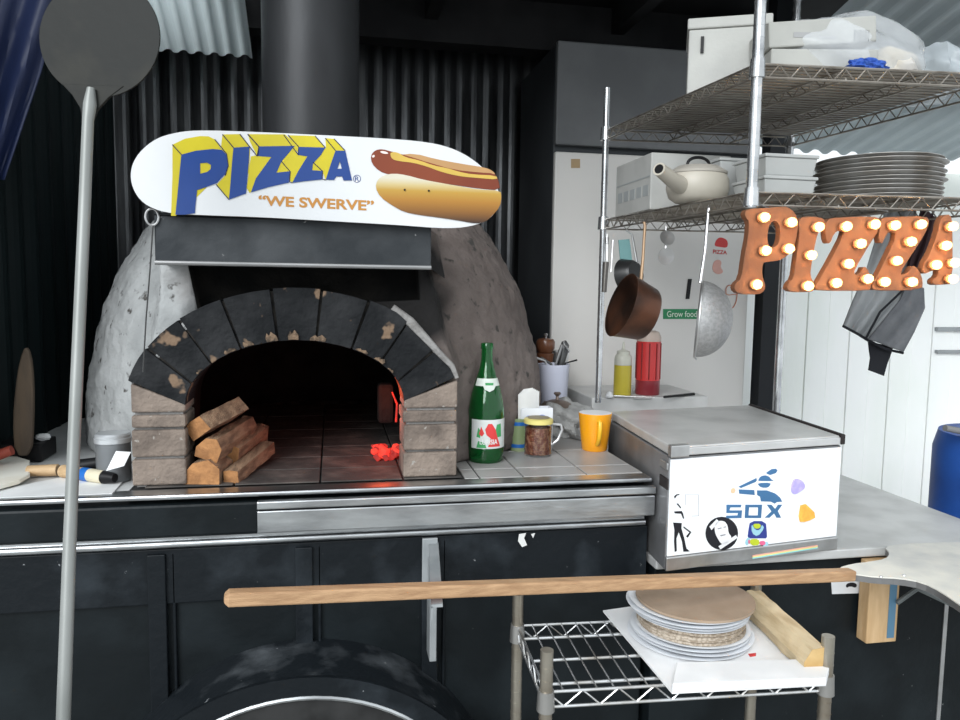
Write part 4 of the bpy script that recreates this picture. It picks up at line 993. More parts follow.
def cyldecal(polys,m,name,par,f,n=8,label=None):
    mb=MB()
    for pl in polys:
        q=[]
        for i in range(len(pl)):
            a,b_=pl[i],pl[(i+1)%len(pl)]
            for j in range(4): q.append((a[0]+(b_[0]-a[0])*j/4,a[1]+(b_[1]-a[1])*j/4))
        # fan from centroid keeps the patch on the curve
        cx_=sum(x for x,_ in q)/len(q); cy_=sum(y for _,y in q)/len(q)
        vs=[f(cx_,cy_)]; fs=[]
        K=5
        for s in range(1,K+1): vs+=[f(cx_+(x-cx_)*s/K,cy_+(y-cy_)*s/K) for x,y in q]
        m_=len(q)
        for i in range(m_): fs.append([0,1+i,1+(i+1)%m_])
        for s in range(K-1):
            for i in range(m_): fs.append([1+s*m_+i,1+(s+1)*m_+i,1+(s+1)*m_+(i+1)%m_,1+s*m_+(i+1)%m_])
        mb.add(vs,fs)
    return mb.build(name,m,par,label=label)
cyldecal([[(-.035,.042),(-.03,.06),(-.012,.055),(-.008,.042)],[(-.035,.07),(-.03,.095),(-.022,.085),(-.025,.068)],[(.012,.068),(.02,.102),(.034,.104),(.036,.07)]],mat('label_green',(.06,.35,.12),.5),'label_print',lb,fb)
cyldecal([[(-.012,.090),(-.004,.105),(.006,.105),(.016,.090),(.022,.070),(.032,.045),(-.004,.045),(.004,.066),(-.008,.076)],[(-.028,.078),(-.022,.098),(-.014,.080),(-.02,.072)]],mat('label_red',(.72,.05,.05),.5),'label_print',lb,cyl((bx,by),.0485))
vs,fs=text_tris('LURISIA',.02); x0=min(v[0] for v in vs);x1=max(v[0] for v in vs); f2=cyl((bx,by),.0496)
MB().add([f2(-.026+(x-x0)/(x1-x0)*.048,.052+y*.018) for x,y in vs],fs).build('label_lettering',mat('label_white2',(.85,.87,.85),.5),lb)
rf=lambda z_: {0:.0318,1:.0262}[0 if z_<ZC+.207 else 1]+.0016
nb=band((bx,by),0,ZC+.200,ZC+.219,-70,70,rf=rf).build('neck_label',mat('neck_white',(.70,.76,.70),.5),gb)
cyldecal([[(-.018,.203),(.018,.203),(.012,.192),(0,.186),(-.012,.192)]],mat('neck_white',(.7,.76,.7),.5),'neck_label_point',gb,cyl((bx,by),.0395))
cyldecal([[(-.011,.209),(.011,.209),(.010,.202),(-.010,.202)]],mat('label_green',(.06,.35,.12),.5),'neck_print',gb,cyl((bx,by),.036))
# pepper flake shaker
p=at(537.5,456,1.97); sxx,syy=p.x,1.968
sk_=thing('spice_shaker','glass mug shaker of red chilli flakes with pale yellow lid','shaker',(sxx,syy,ZC))
MB().lathe([(.0001,.0),(.035,.0),(.0375,.004),(.0375,.088),(.0355,.088),(.0355,.006),(.0001,.006)],(sxx,syy,ZC),32).build('jar_glass',glass('clear_glass',(.92,.94,.94)),sk_,smooth=True)
MB().lathe([(.0001,.0065),(.035,.0065),(.035,.078),(.0001,.080)],(sxx,syy,ZC),28).build('chilli_flakes',mat('chilli_flakes',(.22,.05,.02),.8,0,(.45,.22,.12),90,.45,.6,.8,200),sk_,smooth=True)
MB().lathe([(.0385,.088),(.040,.089),(.040,.099),(.036,.102),(.0001,.103)],(sxx,syy,ZC),32).build('lid',mat('pale_yellow',(.75,.65,.22),.4),sk_,smooth=True)
MB().lathe([(.03,.1032),(.03,.1045),(.0001,.105)],(sxx,syy,ZC),32).build('lid_top',mat('lid_tan',(.30,.25,.15),.5),sk_,smooth=True)
MB().tube([(sxx+.037,syy,ZC+.085),(sxx+.062,syy-.004,ZC+.083),(sxx+.066,syy-.005,ZC+.07),(sxx+.055,syy-.004,ZC+.042),(sxx+.037,syy,ZC+.026)],.004,8).build('handle',mat('handle_metal',(.6,.6,.6),.3,.6),sk_,smooth=True)
# striped tin
p=at(519,452,2.03)
tn=thing('spice_tin','small tin with green and blue bands left of the chilli shaker','tin',(p.x,2.04,ZC))
MB().lathe([(.0001,0),(.024,0),(.024,.088),(.022,.09),(.0001,.09)],(p.x,2.04,ZC),24).build('can',mat('tin_green',(.25,.33,.16),.4,0,(.3,.36,.2),9),tn,smooth=True)
for z_ in (.01,.072): MB().lathe([(.0243,z_),(.0246,z_),(.0246,z_+.010),(.0243,z_+.010)],(p.x,2.04,ZC),24).build('band',mat('tin_blue',(.02,.15,.5),.4),tn,smooth=True)
# napkin holder
p=at(534,440,2.04); nx,ny=p.x+.003,2.045
NHh=at(533,408,2.03).z-ZC; NPh=at(525,388,2.04).z-ZC
nh=thing('napkin_holder','white napkin holder behind the chilli shaker','napkin holder',(nx,ny,ZC))
wp=mat('white_plastic',(.80,.82,.86),.4)
mb=MB().box((nx-.046,ny-.022,ZC),(nx+.046,ny-.018,ZC+NHh)).box((nx-.046,ny+.018,ZC),(nx+.046,ny+.022,ZC+NHh)).box((nx-.046,ny-.018,ZC),(nx-.042,ny+.018,ZC+NHh)).box((nx+.042,ny-.018,ZC),(nx+.046,ny+.018,ZC+NHh)).box((nx-.042,ny-.018,ZC),(nx+.042,ny+.018,ZC+.006))
mb.build('box',wp,nh,bevel=.0015)
decal('printed_emblem',mat('emblem_blue',(.25,.35,.7),.5),[circ(529,417,3,1.4),circ(542,416,3,1.4)],nh,lambda x,y: at(x,y,ny-.0225),(0,-.0006,0),'faint blue emblems')
mb=MB(); random.seed(3)
for i in range(9):
    t=(i-4)/4; x=nx-.024+t*.010
    mb.hexa([(x-.018+i*.001,ny-.016+i*.0035,ZC+.01),(x+.02+i*.001,ny-.016+i*.0035,ZC+.01),(x+.02,ny-.0145+i*.0035,ZC+.01),(x-.018,ny-.0145+i*.0035,ZC+.01)],
            [(x-.012+t*.008,ny-.016+i*.0035,ZC+NPh-.004-abs(t)*.012),(x+.016+t*.012,ny-.016+i*.0035,ZC+NPh-abs(t)*.012),(x+.016+t*.012,ny-.0145+i*.0035,ZC+NPh-abs(t)*.012),(x-.012+t*.008,ny-.0145+i*.0035,ZC+NPh-.004-abs(t)*.012)])
o=mb.build('napkins',mat('napkin_white',(.78,.78,.76),.9)); tag(o,'sheaf of white paper napkins standing in the white holder','napkins',kind='stuff')
# orange cup
p=at(596,453,2.0); ox,oy=p.x,2.015
oc=thing('orange_cup','bright orange cup with white inside standing on the grey counter tiles','cup',(ox,oy,ZC))
orm=mat('orange_glaze',(.86,.36,.01),.25,0,(.84,.33,.01),3,coat=.3)
MB().lathe([(.0001,.002),(.033,.0),(.036,.003),(.041,.05),(.0465,.1),(.0470,.104),(.0455,.106)],(ox,oy,ZC),36).build('cup_wall',orm,oc,smooth=True)
MB().lathe([(.0455,.1062),(.0445,.104),(.039,.05),(.034,.008),(.0001,.007)],(ox,oy,ZC),36).build('cup_inside',white,oc,smooth=True)
hp=[(ox-.004,oy-.040,ZC+.088),(ox-.006,oy-.058,ZC+.086),(ox-.008,oy-.064,ZC+.07),(ox-.008,oy-.060,ZC+.045),(ox-.006,oy-.045,ZC+.026),(ox-.005,oy-.034,ZC+.022)]
MB().tube(hp,.0062,10).build('handle',mat('yellow_orange',(.90,.50,.03),.25),oc,smooth=True)
# pot with knobbed lid
p=at(557,410,2.28)
pt=thing('lidded_pot','small low pot with domed brown steel lid and knob behind the napkin holder','pot',(p.x,2.28,ZC))
MB().lathe([(.0001,0),(.048,0),(.05,.004),(.05,.078),(.0001,.078)],(p.x,2.28,ZC),28).build('pot_body',mat('pot_grey',(.2,.19,.18),.4,.5),pt,smooth=True)
MB().lathe([(.056,.078),(.056,.083),(.04,.095),(.02,.103),(.006,.105),(.004,.115),(.009,.12),(.012,.124),(.009,.128),(.0001,.129)],(p.x,2.28,ZC),28).build('lid',mat('lid_brown',(.20,.155,.13),.35,.5),pt,smooth=True)
# utensil crock
p=at(553,400,2.45); ux,uy=p.x,2.45
uc=thing('utensil_crock','tall white crock full of kitchen utensils behind the counter clutter','crock',(ux,uy,ZC))
MB().lathe([(.0001,0),(.042,0),(.044,.004),(.0515,.185),(.0535,.192),(.0535,.200),(.050,.200),(.048,.185),(.04,.01),(.0001,.01)],(ux,uy,ZC),32).build('crock_body',mat('lavender_white',(.66,.68,.80),.45),uc,smooth=True)
def ut(name,label,pts,r,m):
    o=MB().tube(pts,r,8).build(name,m,smooth=True); tag(o,label,'utensil','utensils standing in the white crock'); return o
zt_=ZC+.02
ut('tongs','steel tongs with bent arm leaning in the white crock',[(ux+.0,uy,zt_),at(556,363,2.43),at(562,345,2.42),at(566,347,2.42),at(569,352,2.42)],[.004,.005,.005,.005,.005],steel)
o=MB().tube([(ux+.012,uy+.01,zt_),at(561,362,2.46),at(563,352,2.46),at(565,345,2.46),at(564,341,2.46)],[.006,.014,.017,.015,.008],12).build('ladle',mat('grey_utensil',(.12,.12,.12),.35,.5),smooth=True); tag(o,'dark spoon-headed utensil standing highest in the white crock','utensil','utensils standing in the white crock')
ut('spatula','dark spatula lying over the right rim of the white crock',[(ux-.02,uy,ZC+.08),at(566,363,2.44),at(577,360,2.44)],[.003,.003,.003],black_plastic)
ut('spoon','bright spoon tip over the left rim of the white crock',[(ux+.01,uy-.01,ZC+.08),at(545,361,2.42),at(533,357,2.42)],[.003,.004,.006],steel)
ut('whisk','dark wire whisk handle crossing low in the white crock',[(ux+.02,uy,ZC+.06),at(551,364,2.43),at(541,358,2.43)],[.004,.005,.005],mat('grey_utensil',(.12,.12,.12),.35,.5))
# pepper mill
p=at(545,370,2.62)
pmn=thing('pepper_mill','turned brown wooden pepper mill behind the utensil crock','pepper mill',(p.x,2.62,ZC))
millm=mat('mill_wood',(.17,.065,.03),.35,0,(.11,.04,.02),9,.4,.7,stretch=(6,6,1),coat=.3)
MB().lathe([(.0001,0),(.034,0),(.035,.01),(.028,.05),(.024,.11),(.027,.19),(.031,.215),(.031,.222),(.0001,.222)],(p.x,2.62,ZC),28).build('body',millm,pmn,smooth=True)
MB().lathe([(.024,.2225),(.026,.226),(.033,.24),(.034,.262),(.028,.272),(.010,.276),(.0001,.276)],(p.x,2.62,ZC),28).build('turning_head',millm,pmn,smooth=True)
MB().lathe([(.004,.276),(.004,.282),(.007,.286),(.007,.291),(.0001,.294)],(p.x,2.62,ZC),16).build('knob',chrome,pmn,smooth=True)
# clear storage box
a=at(566,400,2.60); b_=at(590,400,2.60); zt2=at(578,352,2.60).z
o=MB().hexa([(a.x,2.58,ZC+.001),(.79,2.58,ZC+.001),(.79,2.70,ZC+.001),(a.x,2.70,ZC+.001)],[(a.x,2.58,zt2),(.79,2.58,zt2),(.79,2.70,zt2),(a.x,2.70,zt2)]).build('storage_box',mat('frosted_box',(.60,.61,.61),.35,0,(.52,.53,.53),5),bevel=.004); tag(o,'frosted clear storage box between the crock and the rear shelf post','box')
# towels
def towel(name,label,c,r,seed,m,h):
    vs,fs=blob(c,r,seed,.16,56,32,flat=ZC+.0008)
    o=MB().add(vs,fs).build(name,m,smooth=True); tag(o,label,'towel','crumpled grey towels'); return o
tw=mat('grey_towel',(.38,.38,.37),.95,0,(.28,.28,.275),16,.4,.7,.6,160)
p=at(622,415,2.33); towel('towel','crumpled grey towel between the orange cup and the cooler lid',(.715,2.28,ZC+.035),(.085,.14,.062),21,tw,.1)
p=at(585,405,2.40); towel('towel','crumpled grey towel beside the white utensil crock',(.745,2.47,ZC+.03),(.05,.09,.045),33,tw,.1)
# yellow squeeze bottle & red flask on the ledge
def lathe_thing(x,y,z,parts,t):
    for nm,prof,m in parts: MB().lathe(prof,(x,y,z),28).build(nm,m,t,smooth=True)
p=at(622,396,2.45)
sq=thing('squeeze_bottle','clear squeeze bottle of yellow sauce on the ledge beside the red flask','bottle',(p.x,2.45,1.14))
lathe_thing(p.x,2.45,1.14,[('sauce',[(.0001,.001),(.029,.001),(.030,.01),(.030,.105),(.0001,.105)],mat('yellow_sauce',(.55,.45,.05),.35)),('bottle_top',[(.030,.1055),(.030,.125),(.027,.138),(.022,.142),(.022,.146),(.0001,.146)],mat('cloudy_plastic',(.60,.60,.52),.4)),('nozzle',[(.022,.146),(.022,.152),(.006,.158),(.003,.185),(.0001,.185)],mat('cloudy_plastic',(.60,.60,.52),.4))],sq)
p=at(647,396,2.47)
rf_=thing('red_flask','red ribbed flask with beige cap beneath the hanging saucepan','flask',(p.x,2.47,1.14))
redp=mat('flask_red',(.62,.045,.045),.3,0,(.55,.035,.035),3); M=(0,0,0)
lathe_thing(p.x,2.47,1.14,[('lower_body',[(.0001,0),(.040,0),(.042,.004),(.042,.05),(.0001,.05)],mat('flask_maroon',(.25,.03,.04),.3)),('upper_body',[(.0415,.0505),(.0415,.185),(.0001,.185)],redp),('cap',[(.0415,.1855),(.0415,.2),(.034,.217),(.022,.222),(.0001,.223)],mat('cap_beige',(.52,.42,.36),.5))],rf_)
mb=MB()
for i in range(10):
    a=2*math.pi*i/10; mb.tube([(p.x+math.cos(a)*.0425,2.47+math.sin(a)*.0425,1.14+.055),(p.x+math.cos(a)*.0425,2.47+math.sin(a)*.0425,1.14+.180)],.0022,5)
mb.build('rib',mat('flask_rib',(.22,.02,.02),.35),rf_)
# knives on the lid back edge
zl=zt+.0265
def lidp(px,py): return atz(px,py,1.146)
o=MB().tube([lidp(664,397),lidp(694,394)],[.004,.005],8).build('knife',black_plastic); tag(o,'black handled knife lying on the pale ledge below the red flask','knife')
o=MB().tube([lidp(614,396),lidp(640,397),lidp(655,397.5)],[.004,.003,.002],8).build('tongs',steel,smooth=True); tag(o,'thin steel tongs lying on the pale ledge before the yellow bottle','tongs')
o=MB().tube([lidp(634,398.3),lidp(652,398.6)],[.004,.003],8).build('spoon',steel,smooth=True); tag(o,'small steel spoon lying in front of the tongs on the ledge','spoon')
p=lidp(606,397); o=MB().lathe([(.0001,0),(.012,.001),(.014,.006),(.008,.018),(.0001,.022)],(p.x+.02,p.y+.02,1.1405),16).build('garlic_bulb',white,smooth=True); tag(o,'small white rounded bulb at the left end of the ledge','bulb')

# ------------------------------------------------------------------ left end of counter
# tumbler
p=at(114,470,1.84); 
tb_=thing('lidded_can','ribbed grey metal can with lid beside the left brick pillar','can',(p.x,1.84,ZC))
lathe_thing(p.x,1.84,ZC,[('can_wall',[(.0001,0),(.036,0),(.037,.004),(.037,.03),(.0365,.032),(.037,.034),(.037,.088),(.0001,.088)],mat('can_grey',(.20,.21,.22),.4,.4)),('lid',[(.0385,.0885),(.040,.090),(.040,.099),(.038,.101),(.0385,.106),(.035,.110),(.0001,.111)],mat('can_lid',(.62,.64,.66),.3,.5))],tb_)
# flour-dusted wooden paddle
def flat_board(name,m,pts,z,th,parent=None,label=None,bevel=.003):
    return MB().prism([atz(x,y,z) for x,y in pts],(0,0,th)).build(name,m,parent,bevel=bevel,label=label)
pd=thing('wooden_paddle','flour-white wooden paddle lying at the left end of the counter','paddle',tuple(atz(30,480,ZC)))
flour=mat('floury_wood',(.80,.78,.70),.8,0,(.68,.60,.46),6,.5,.75)
flat_board('blade',flour,[(-60,472),(-30,452),(0,452),(14,459),(30,464),(30,478),(20,484),(-10,492),(-60,500)],ZC+.006,.010,pd)
hnd=MB().tube([atz(28,471,ZC+.014),atz(58,470,ZC+.016)],[.013,.014],10).build('handle',wood_light,pd,smooth=True)
br=thing('pastry_brush','wooden brush handle with blue and white bands and black tip','brush',tuple(atz(88,474,ZC)))
yb=ZC+.016
def bseg(a,b_,r,m,nm): MB().tube([atz(a[0],a[1],yb),atz(b_[0],b_[1],yb)],r,14).build(nm,m,br,smooth=True)
bseg((63,471),(83,474),[.015,.015],wood_light,'handle')
bseg((83,474),(90,475),[.0155,.0155],mat('tape_blue',(.02,.16,.55),.4),'blue_band')
bseg((90,475),(104,477),[.015,.015],mat('pale_handle',(.75,.68,.50),.5),'pale_section')
bseg((104,477),(115,478),[.0155,.010],black_plastic,'black_tip')
o=MB().prism([atz(0,498,ZC+.0005),atz(112,494,ZC+.0005),atz(128,476,ZC+.0005),atz(60,478,ZC+.0005),atz(0,490,ZC+.0005)],(0,0,.0012)).build('paper_sheet',mat('paper_white',(.82,.83,.83),.8)); tag(o,'flat white paper sheet along the left end of the counter','paper')
o=MB().prism([at(106,471,1.775),at(116,451,1.80),at(131,452,1.80),at(124,466,1.775)],(0,.001,0)).build('paper_slip',mat('paper_white',(.82,.83,.83),.8)); tag(o,'small white slip propped against the left brick pillar','paper')
# dark rolled object behind brush
o=MB().tube([at(80,466,1.86),at(98,463,1.86)],[.016,.014],12).build('hand_tool',black_plastic,smooth=True); o.location.z+=0.0; tag(o,'short black tool lying behind the banded brush','tool')
# pointed wooden board leaning on left wall
sp_=[(14,456),(12,420),(15,385),(19,360),(25,345),(30,354),(33,380),(33,420),(31,456)]
o=MB().prism([at(x,y,2.02) for x,y in smoothloop(sp_[:],1)],(0,.015,0)).build('wooden_peel_blade',mat('dark_aged_wood',(.10,.07,.045),.7,0,(.07,.05,.035),8,stretch=(6,6,1)),bevel=.004)
o.name='wooden_stake'; o.location.z=ZC+.001 if False else o.location.z; tag(o,'pointed brown wooden board standing against the left wall','board')
MB_=MB().tube([at(-20,462,1.95),at(12,450,1.95)],[.014,.012],10).build('red_tool',mat('brick_red',(.28,.05,.03),.6),smooth=True); tag(MB_,'dull red tool at the far left edge of the counter','tool')
p=at(43,437,2.1)
o=MB().add(*blob((p.x,2.1,p.z),(.018,.014,.009),6,.12)).build('white_rag',mat('paper_white',(.82,.83,.83),.8),smooth=True); tag(o,'small white scrap in the dark corner beside the dome','rag')
# dark crate that the scrap lies on, in the corner
q=p.z-.009
o=MB().box((-.83,2.05,ZC),(-.72,2.16,q)).build('dark_crate',black_plastic,bevel=.003); tag(o,'dark box in the left corner between wall and dome','box')
# blue tarp
o=sheet([(-60,-60),(-60,0),(-60,60),(-60,170)],[(68,-60),(60,0),(42,70),(4,180)],1.98,30,3,.02,'tarp',mat('navy_tarp',(.012,.022,.075),.5,0,(.008,.014,.04),3,.4,.7,.3,10),None)
tag(o,'dark navy tarp hanging in the top left corner','tarp')

# ------------------------------------------------------------------ foreground turning peel
PD=1.2
tp=thing('turning_peel','round dark metal turning peel standing upright on a long grey handle at left','pizza peel',tuple(atd(64,720,1.1)))
dkmetal=mat('dark_peel_metal',(.012,.013,.012),.5,.1,(.035,.033,.025),6,.5,.75,.08,40)
cD=atd(99.5,37,PD); rD=.0955
pts=[cD+(RT*math.cos(a)+UP*math.sin(a))*rD for a in [2*math.pi*i/56 for i in range(56)]]
MB().prism([pts],FW*.003).build('disc',dkmetal,tp,bevel=.001)
nk=[atd(x,y,PD-.001) for x,y in ((62,84),(72,95),(80,108),(82,120),(93,120),(97,110),(108,98),(124,86))]
MB().prism([nk],FW*.005).build('neck_plate',dkmetal,tp,bevel=.001)
hp=[atd(91,88,PD-.006),atd(90,104,PD-.006),atd(88,120,PD-.008),atd(86,170,1.195),atd(84,220,1.19),atd(79,330,1.17),atd(74,440,1.15),atd(69,560,1.12),atd(64,700,1.09),atd(62,760,1.08)]
last=(hp[-1]-hp[-2]).normalized(); e_=hp[-1]+last*((hp[-1].z)/abs(last.z)-.002)
MB().tube(hp+[e_],[.006,.010,.0085,.0088,.009,.009,.009,.0092,.0095,.0095,.0095],14).build('handle',mat('grey_handle',(.30,.31,.30),.45,.35,(.22,.23,.22),9,stretch=(1,1,.2)),tp,smooth=True)

# ------------------------------------------------------------------ long peel in front with supports
lp=thing('pizza_peel','long wooden-handled pizza peel with floury blade lying across the front brackets','pizza peel',tuple(atd(560,585,1.45)))
A=atd(224,598,1.30); B=atd(852,574.5,1.76)
d=(B-A).normalized(); sd=Vector((-d.y,d.x,0)).normalized(); up_=d.cross(sd)*-1
if up_.z<0: up_=-up_
hw,hh=.014,.0125
def ring_(p,a=1): return [p+sd*x*a+up_*z*a for x,z in ((-hw,-hh),(hw,-hh),(hw,hh),(-hw,hh))]
mb=MB(); vs=[]
for p_,a_ in ((A,.6),(A+d*.008,1),(B,1)): vs+=ring_(p_,a_)
mb.add(vs,[[0,1,2,3],[8,9,10,11]]+[[i*4+j,i*4+(j+1)%4,(i+1)*4+(j+1)%4,(i+1)*4+j] for i in range(2) for j in range(4)])
mb.build('handle',wood_pole,lp,bevel=.004,seg=3)
zB=B.z-.002
bl=[(838,569),(852,565),(868,563),(886,560),(890,554),(884,548),(900,545),(960,543),(1040,545),(1110,570),(1130,610),(1080,650),(1010,640),(960,606),(940,592),(922,583),(900,579),(876,578),(855,575),(842,574)]
fl_m=mat('floured_metal',(.52,.52,.50),.6,.1,(.72,.70,.63),7,.4,.62,.1,60)
# blade outline laid on the horizontal plane of the handle end
MB().prism([atz(x,y,zB+.004) for x,y in smoothloop(bl,1)],(0,0,.003)).build('blade',fl_m,lp)
MB().prism([atz(x,y,zB+.0035) for x,y in smoothloop([(842,574)]+bl[2:6]+bl[6:],1)],(0,0,-.014)).build('blade_edge',mat('dark_blade_edge',(.13,.13,.13),.5,.4,(.2,.2,.2),9),lp,bevel=.004)
mb=MB()
for x,y in ((881,577),(904,575.5)): mb.lathe([(.0001,0),(.004,0),(.003,.0025),(.0001,.003)],atz(x,y,zB+.007),12)
mb.build('rivet',steel,lp,smooth=True)
zBl=zB-.012
# wood block
wbk=thing('wooden_block','short upright wooden block with blue tape under the peel blade','block',tuple(atz(880,584,zBl)))
YW=1.65; bx0,bx1=at(869,600,YW).x, at(899,600,YW).x
bzt=zBl-.020; bzb=at(880,643,YW).z
MB().box((bx0,YW,bzb),(bx1,1.690,bzt)).build('block_body',mat('pine_block',(.62,.43,.24),.65,0,(.50,.32,.16),7,.4,.65,.1,60,stretch=(6,6,1)),wbk,bevel=.003)
x0=at(889,600,YW).x; x1=at(896,600,YW).x; MB().box((x0,YW-.0015,bzb+.012),(x1,YW,bzt)).build('blue_tape',mat('tape_dull_blue',(.10,.22,.33),.5),wbk)
# brace
brc=thing('steel_brace','grey diagonal steel brace under the peel blade','brace',tuple(at(910,585,1.45)))
mb=MB().tube([at(897,603,1.642),at(918,588,1.642)],.006,6).tube([at(916,588,1.642),at(975,616,1.642)],.006,6).tube([at(918,588,1.642),Vector((at(918,588,1.642).x,1.699,at(918,588,1.642).z))],.006,6)
mb.build('angle_bar',mat('brace_steel',(.20,.22,.22),.5,.4),brc)
# bracket on trailer
bk=tr_
bm_=mat('bracket_grey',(.40,.42,.43),.5,.4,(.3,.32,.33),9)
za=atd(430,590,1.40).z-.016
x0=at(425,600,YF-.02).x; 
pz=A.lerp(B,.33).z-.0145
MB().box((x0-.008,YF-.028,.81),(x0+.028,YF-.020,.925)).build('bracket_plate',bm_,bk,bevel=.002)
py0=A.lerp(B,(441-224)/(852-224)*.9)
yy=py0.y-.02; xx=py0.x-.0
xx=at(444,590,yy).x-.012
za=py0.z-.018
mb=MB().hexa([(xx-.012,yy,za-.006),(xx+.010,yy,za-.006),(x0+.030,YF-.02,za-.006),(x0+.008,YF-.02,za-.006)],[(xx-.012,yy,za),(xx+.010,yy,za),(x0+.030,YF-.02,za),(x0+.008,YF-.02,za)])
mb.hexa([(xx-.012,yy+.0,za-.03),(xx-.009,yy,za-.03),(x0+.011,YF-.02,za-.03),(x0+.008,YF-.02,za-.03)],[(xx-.012,yy,za-.004),(xx-.009,yy,za-.004),(x0+.011,YF-.02,za-.004),(x0+.008,YF-.02,za-.004)])
mb.build('bracket_arm',bm_,bk)
x1_=at(430,630,YF-.05).x
MB().box((x1_-.004,YF-.075,at(430,661,YF-.07).z),(x1_+.012,YF-.02,za-.03)).build('bracket_leg',bm_,bk,bevel=.002)
# sticker on base
o=decal('sticker',wht,[[(831,581),(864,579),(864,593),(832,594)]],rc,lambda x,y: at(x,y,1.6995),(0,-.0008,0),'white sticker with a small black drawing')
decal('sticker_print',blk,[smoothloop([(846,584),(852,582),(857,584),(856,588),(850,586),(846,588)],1)],o,lambda x,y: at(x,y,1.6985),(0,-.0006,0))
# white chips on the trailer
decal('paint_chip',mat('chip_white',(.75,.75,.73),.8),[[(519,534),(526,533),(524,538),(527,545),(522,547),(518,541)],[(531,534),(535,533),(533,538)]],tr_,lambda x,y: at(x,y,YF-.030-.0165+.016),(0,-.001,0),'flaked white paint spot')

# ------------------------------------------------------------------ small wire shelf in front
WZ=.742; WFL=atz(546,692,WZ); WFL.z=0
wx=Vector((1,-.06,0)).normalized(); wy=Vector((.05,1,0)).normalized(); WW,WD=.568,.285
wc=[WFL,WFL+wx*WW,WFL+wx*WW+wy*WD,WFL+wy*WD]
ws=thing('low_wire_shelf','small chrome wire shelf standing in front of the trailer below the peel','wire shelf',tuple(WFL))
for i,c in enumerate(wc):
    top_=WZ+(.083 if i<3 else .075)
    mb=MB().tube([(c.x,c.y,0),(c.x,c.y,top_)],.0125,16)
    z=.03
    while z<top_-.01: mb.tube([(c.x,c.y,z),(c.x,c.y,z+.0015)],.0131,16); z+=.0254
    mb.build('post',mat('aged_post',(.40,.37,.31),.35,.8,(.28,.24,.19),8),ws,smooth=True)
zz_=Vector((0,0,WZ))
mb=MB(); wz_bright=mat('bright_wire',(.70,.71,.72),.25,.85,(.45,.42,.38),14,.45,.7)
for i,(a,b_) in enumerate(((0,1),(1,2),(3,2),(0,3))): truss(mb,wc[a]+zz_,wc[b_]+zz_,.030,16 if i in (0,2) else 10,.0030)
n=17
for i in range(1,n): mb.tube([wc[0].lerp(wc[1],i/n)+zz_+Vector((0,0,.001)),wc[3].lerp(wc[2],i/n)+zz_+Vector((0,0,.001))],.0017,6)
for q in (.12,.45,.80): mb.tube([wc[0].lerp(wc[3],q)+zz_-Vector((0,0,.004)),wc[1].lerp(wc[2],q)+zz_-Vector((0,0,.004))],.0032,6)
mb.build('wire_deck',wz_bright,ws)
for c in wc: MB().lathe([(.0135,-.036),(.0175,-.036),(.0155,.004),(.0135,.004)],(c.x,c.y,WZ),16).build('collar',mat('aged_collar',(.45,.44,.42),.35,.8),ws,smooth=True)
# box blanks
bz=WZ+.0032
bb=thing('pizza_box_blank','bright white flat pizza box blank spread over the low wire shelf','pizza box',tuple(atz(700,660,bz)))
whp=mat('box_white',(.88,.88,.88),.6)
f=lambda x,y: atz(x,y,bz)
top_=[f(603,612),f(672,694),f(826,686),f(822,664),f(762,604),f(700,598)]
MB().prism([top_],(0,0,.004)).build('panel',whp,bb)
q0,q1=f(672,694),f(826,686)
MB().prism([f(676,672)+Vector((0,0,.0045)),f(672,694)+Vector((0,0,.0045)),f(826,688)+Vector((0,0,.0045)),f(831,668)+Vector((0,0,.0045))],(0,0,.016)).build('folded_flap',whp,bb,bevel=.002)
decal('red_print',red,[[(739,634),(748,631),(753,636),(745,640)],[(748,654),(756,653),(756,656),(750,657)]],bb,lambda x,y: atz(x,y,bz+.0041),(0,0,.0005),'red printed marks')
decal('slot',black_plastic,[[(738,662.5),(756,663),(756,664.2),(738,664)],[(768,661),(796,665),(768,666)]],bb,lambda x,y: atz(x,y,bz+.0042),(0,0,.0005),'narrow dark slots')
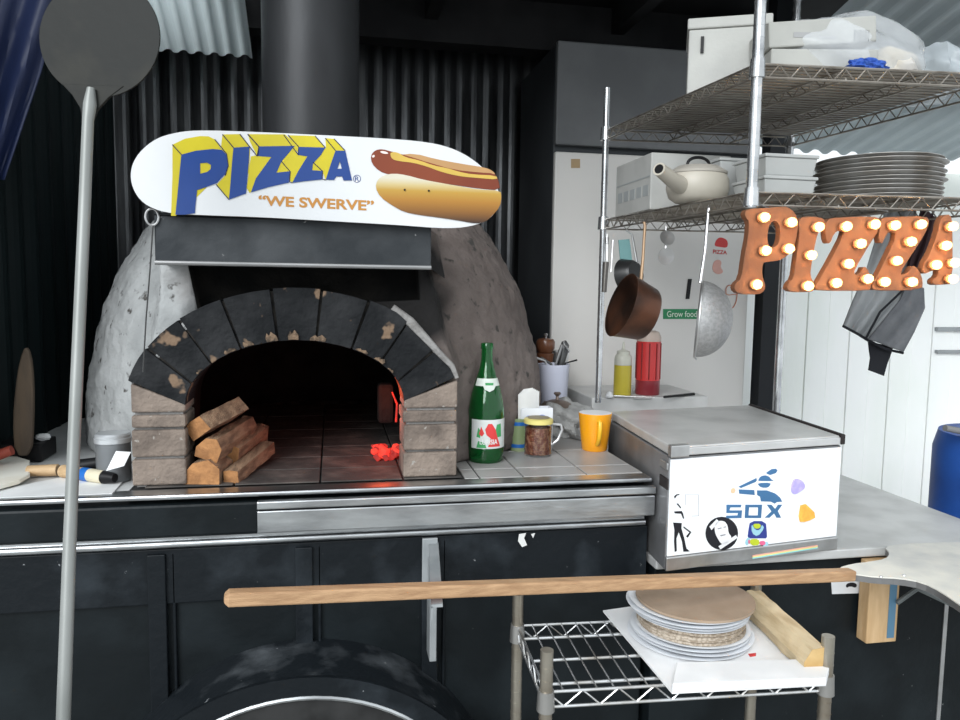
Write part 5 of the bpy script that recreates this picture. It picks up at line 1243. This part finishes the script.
# plates
cardm=mat('cardboard',(.36,.27,.195),.85,0,(.30,.22,.155),10,.4,.6,.1,90); cardm2=mat('corrugated_card',(.50,.43,.35),.9,0,(.30,.24,.18),120,.45,.55)
platem=mat('paper_plate',(.88,.90,.93),.6)
pc_=at(690,605,1.49); pz=bz+.0045; random.seed(12)
seq=[('w',.131,-.004)]*1+[('w',.130,.004),('w',.127,-.002),('w',.122,.002)]+[('c',.114,.0),('c',.113,-.004),('c',.115,-.002),('c',.114,.002)]+[('w',.124,-.004),('w',.128,-.006),('w',.131,-.009),('w',.130,-.004)]+[('c',.126,.006)]
for i,(k_,r_,dx) in enumerate(seq):
    if k_=='w':
        o=MB().lathe([(.0001,0),(r_-.022,0),(r_-.014,.004),(r_,.0062),(r_+.0006,.0072),(r_-.014,.0055),(r_-.022,.0016),(.0001,.0014)],(0,0,0),48).build('paper_plate',platem,local=True,smooth=True); h_=.0066; tag(o,'white round paper plate in the stack on the low wire shelf','plate','stack of plates and cardboard rounds')
    else:
        h_=.0058; o=MB().lathe([(.0001,0),(r_,0),(r_,h_-.0006),(.0001,h_-.0006)],(0,0,0),48).build('cardboard_round',cardm if i==len(seq)-1 else cardm2,local=True,smooth=True); tag(o,'brown cardboard round in the middle of the plate stack','cardboard round','stack of plates and cardboard rounds')
        if i==len(seq)-1: o['label']='smooth brown cardboard round lying topmost on the plate stack'
    if i==0: o['label']='white paper plate, lowest of the stack on the box blank'
    o.location=(pc_.x+dx,1.485+random.uniform(-.003,.003),pz); pz+=h_+(.0008 if k_=='w' else .0002)
# log on shelf
lgm=mat('pale_log',(.62,.50,.32),.7,0,(.48,.36,.21),10,.4,.65,.2,60,stretch=(6,1,6)); lge=mat('pale_log_end',(.58,.40,.18),.75,0,(.46,.29,.11),14)
a=atz(818,674,bz+.0047); b_=atz(752,612,bz+.0047)
split('wooden_log','pale split wooden log lying on the right of the low wire shelf',Vector((a.x,a.y,bz+.034)),Vector((b_.x,b_.y,bz+.036)),.058,.054,0,True,None,lgm,lge,seed=9)

# ------------------------------------------------------------------ far right barrel
p=at(951,470,2.25)
ba=thing('blue_barrel','blue plastic barrel at the right edge beyond the steel counter','barrel',(p.x+.24,2.25,0))
bz1=at(951,436,2.25).z
MB().lathe([(.0001,0),(.22,0),(.235,.05),(.24,.3),(.245,.32),(.24,.34),(.24,bz1-.06),(.225,bz1),(.0001,bz1)],(p.x+.24,2.25,0),36).build('barrel_body',mat('barrel_blue',(.02,.10,.42),.5,0,(.015,.07,.3),4),ba,smooth=True)
o=MB().tube([at(945,428,2.2),at(975,434,2.2)],[.011,.012],10).build('grey_bar',mat('bar_grey',(.2,.2,.2),.5),smooth=True); tag(o,'short grey bar resting on top of the blue barrel','bar')
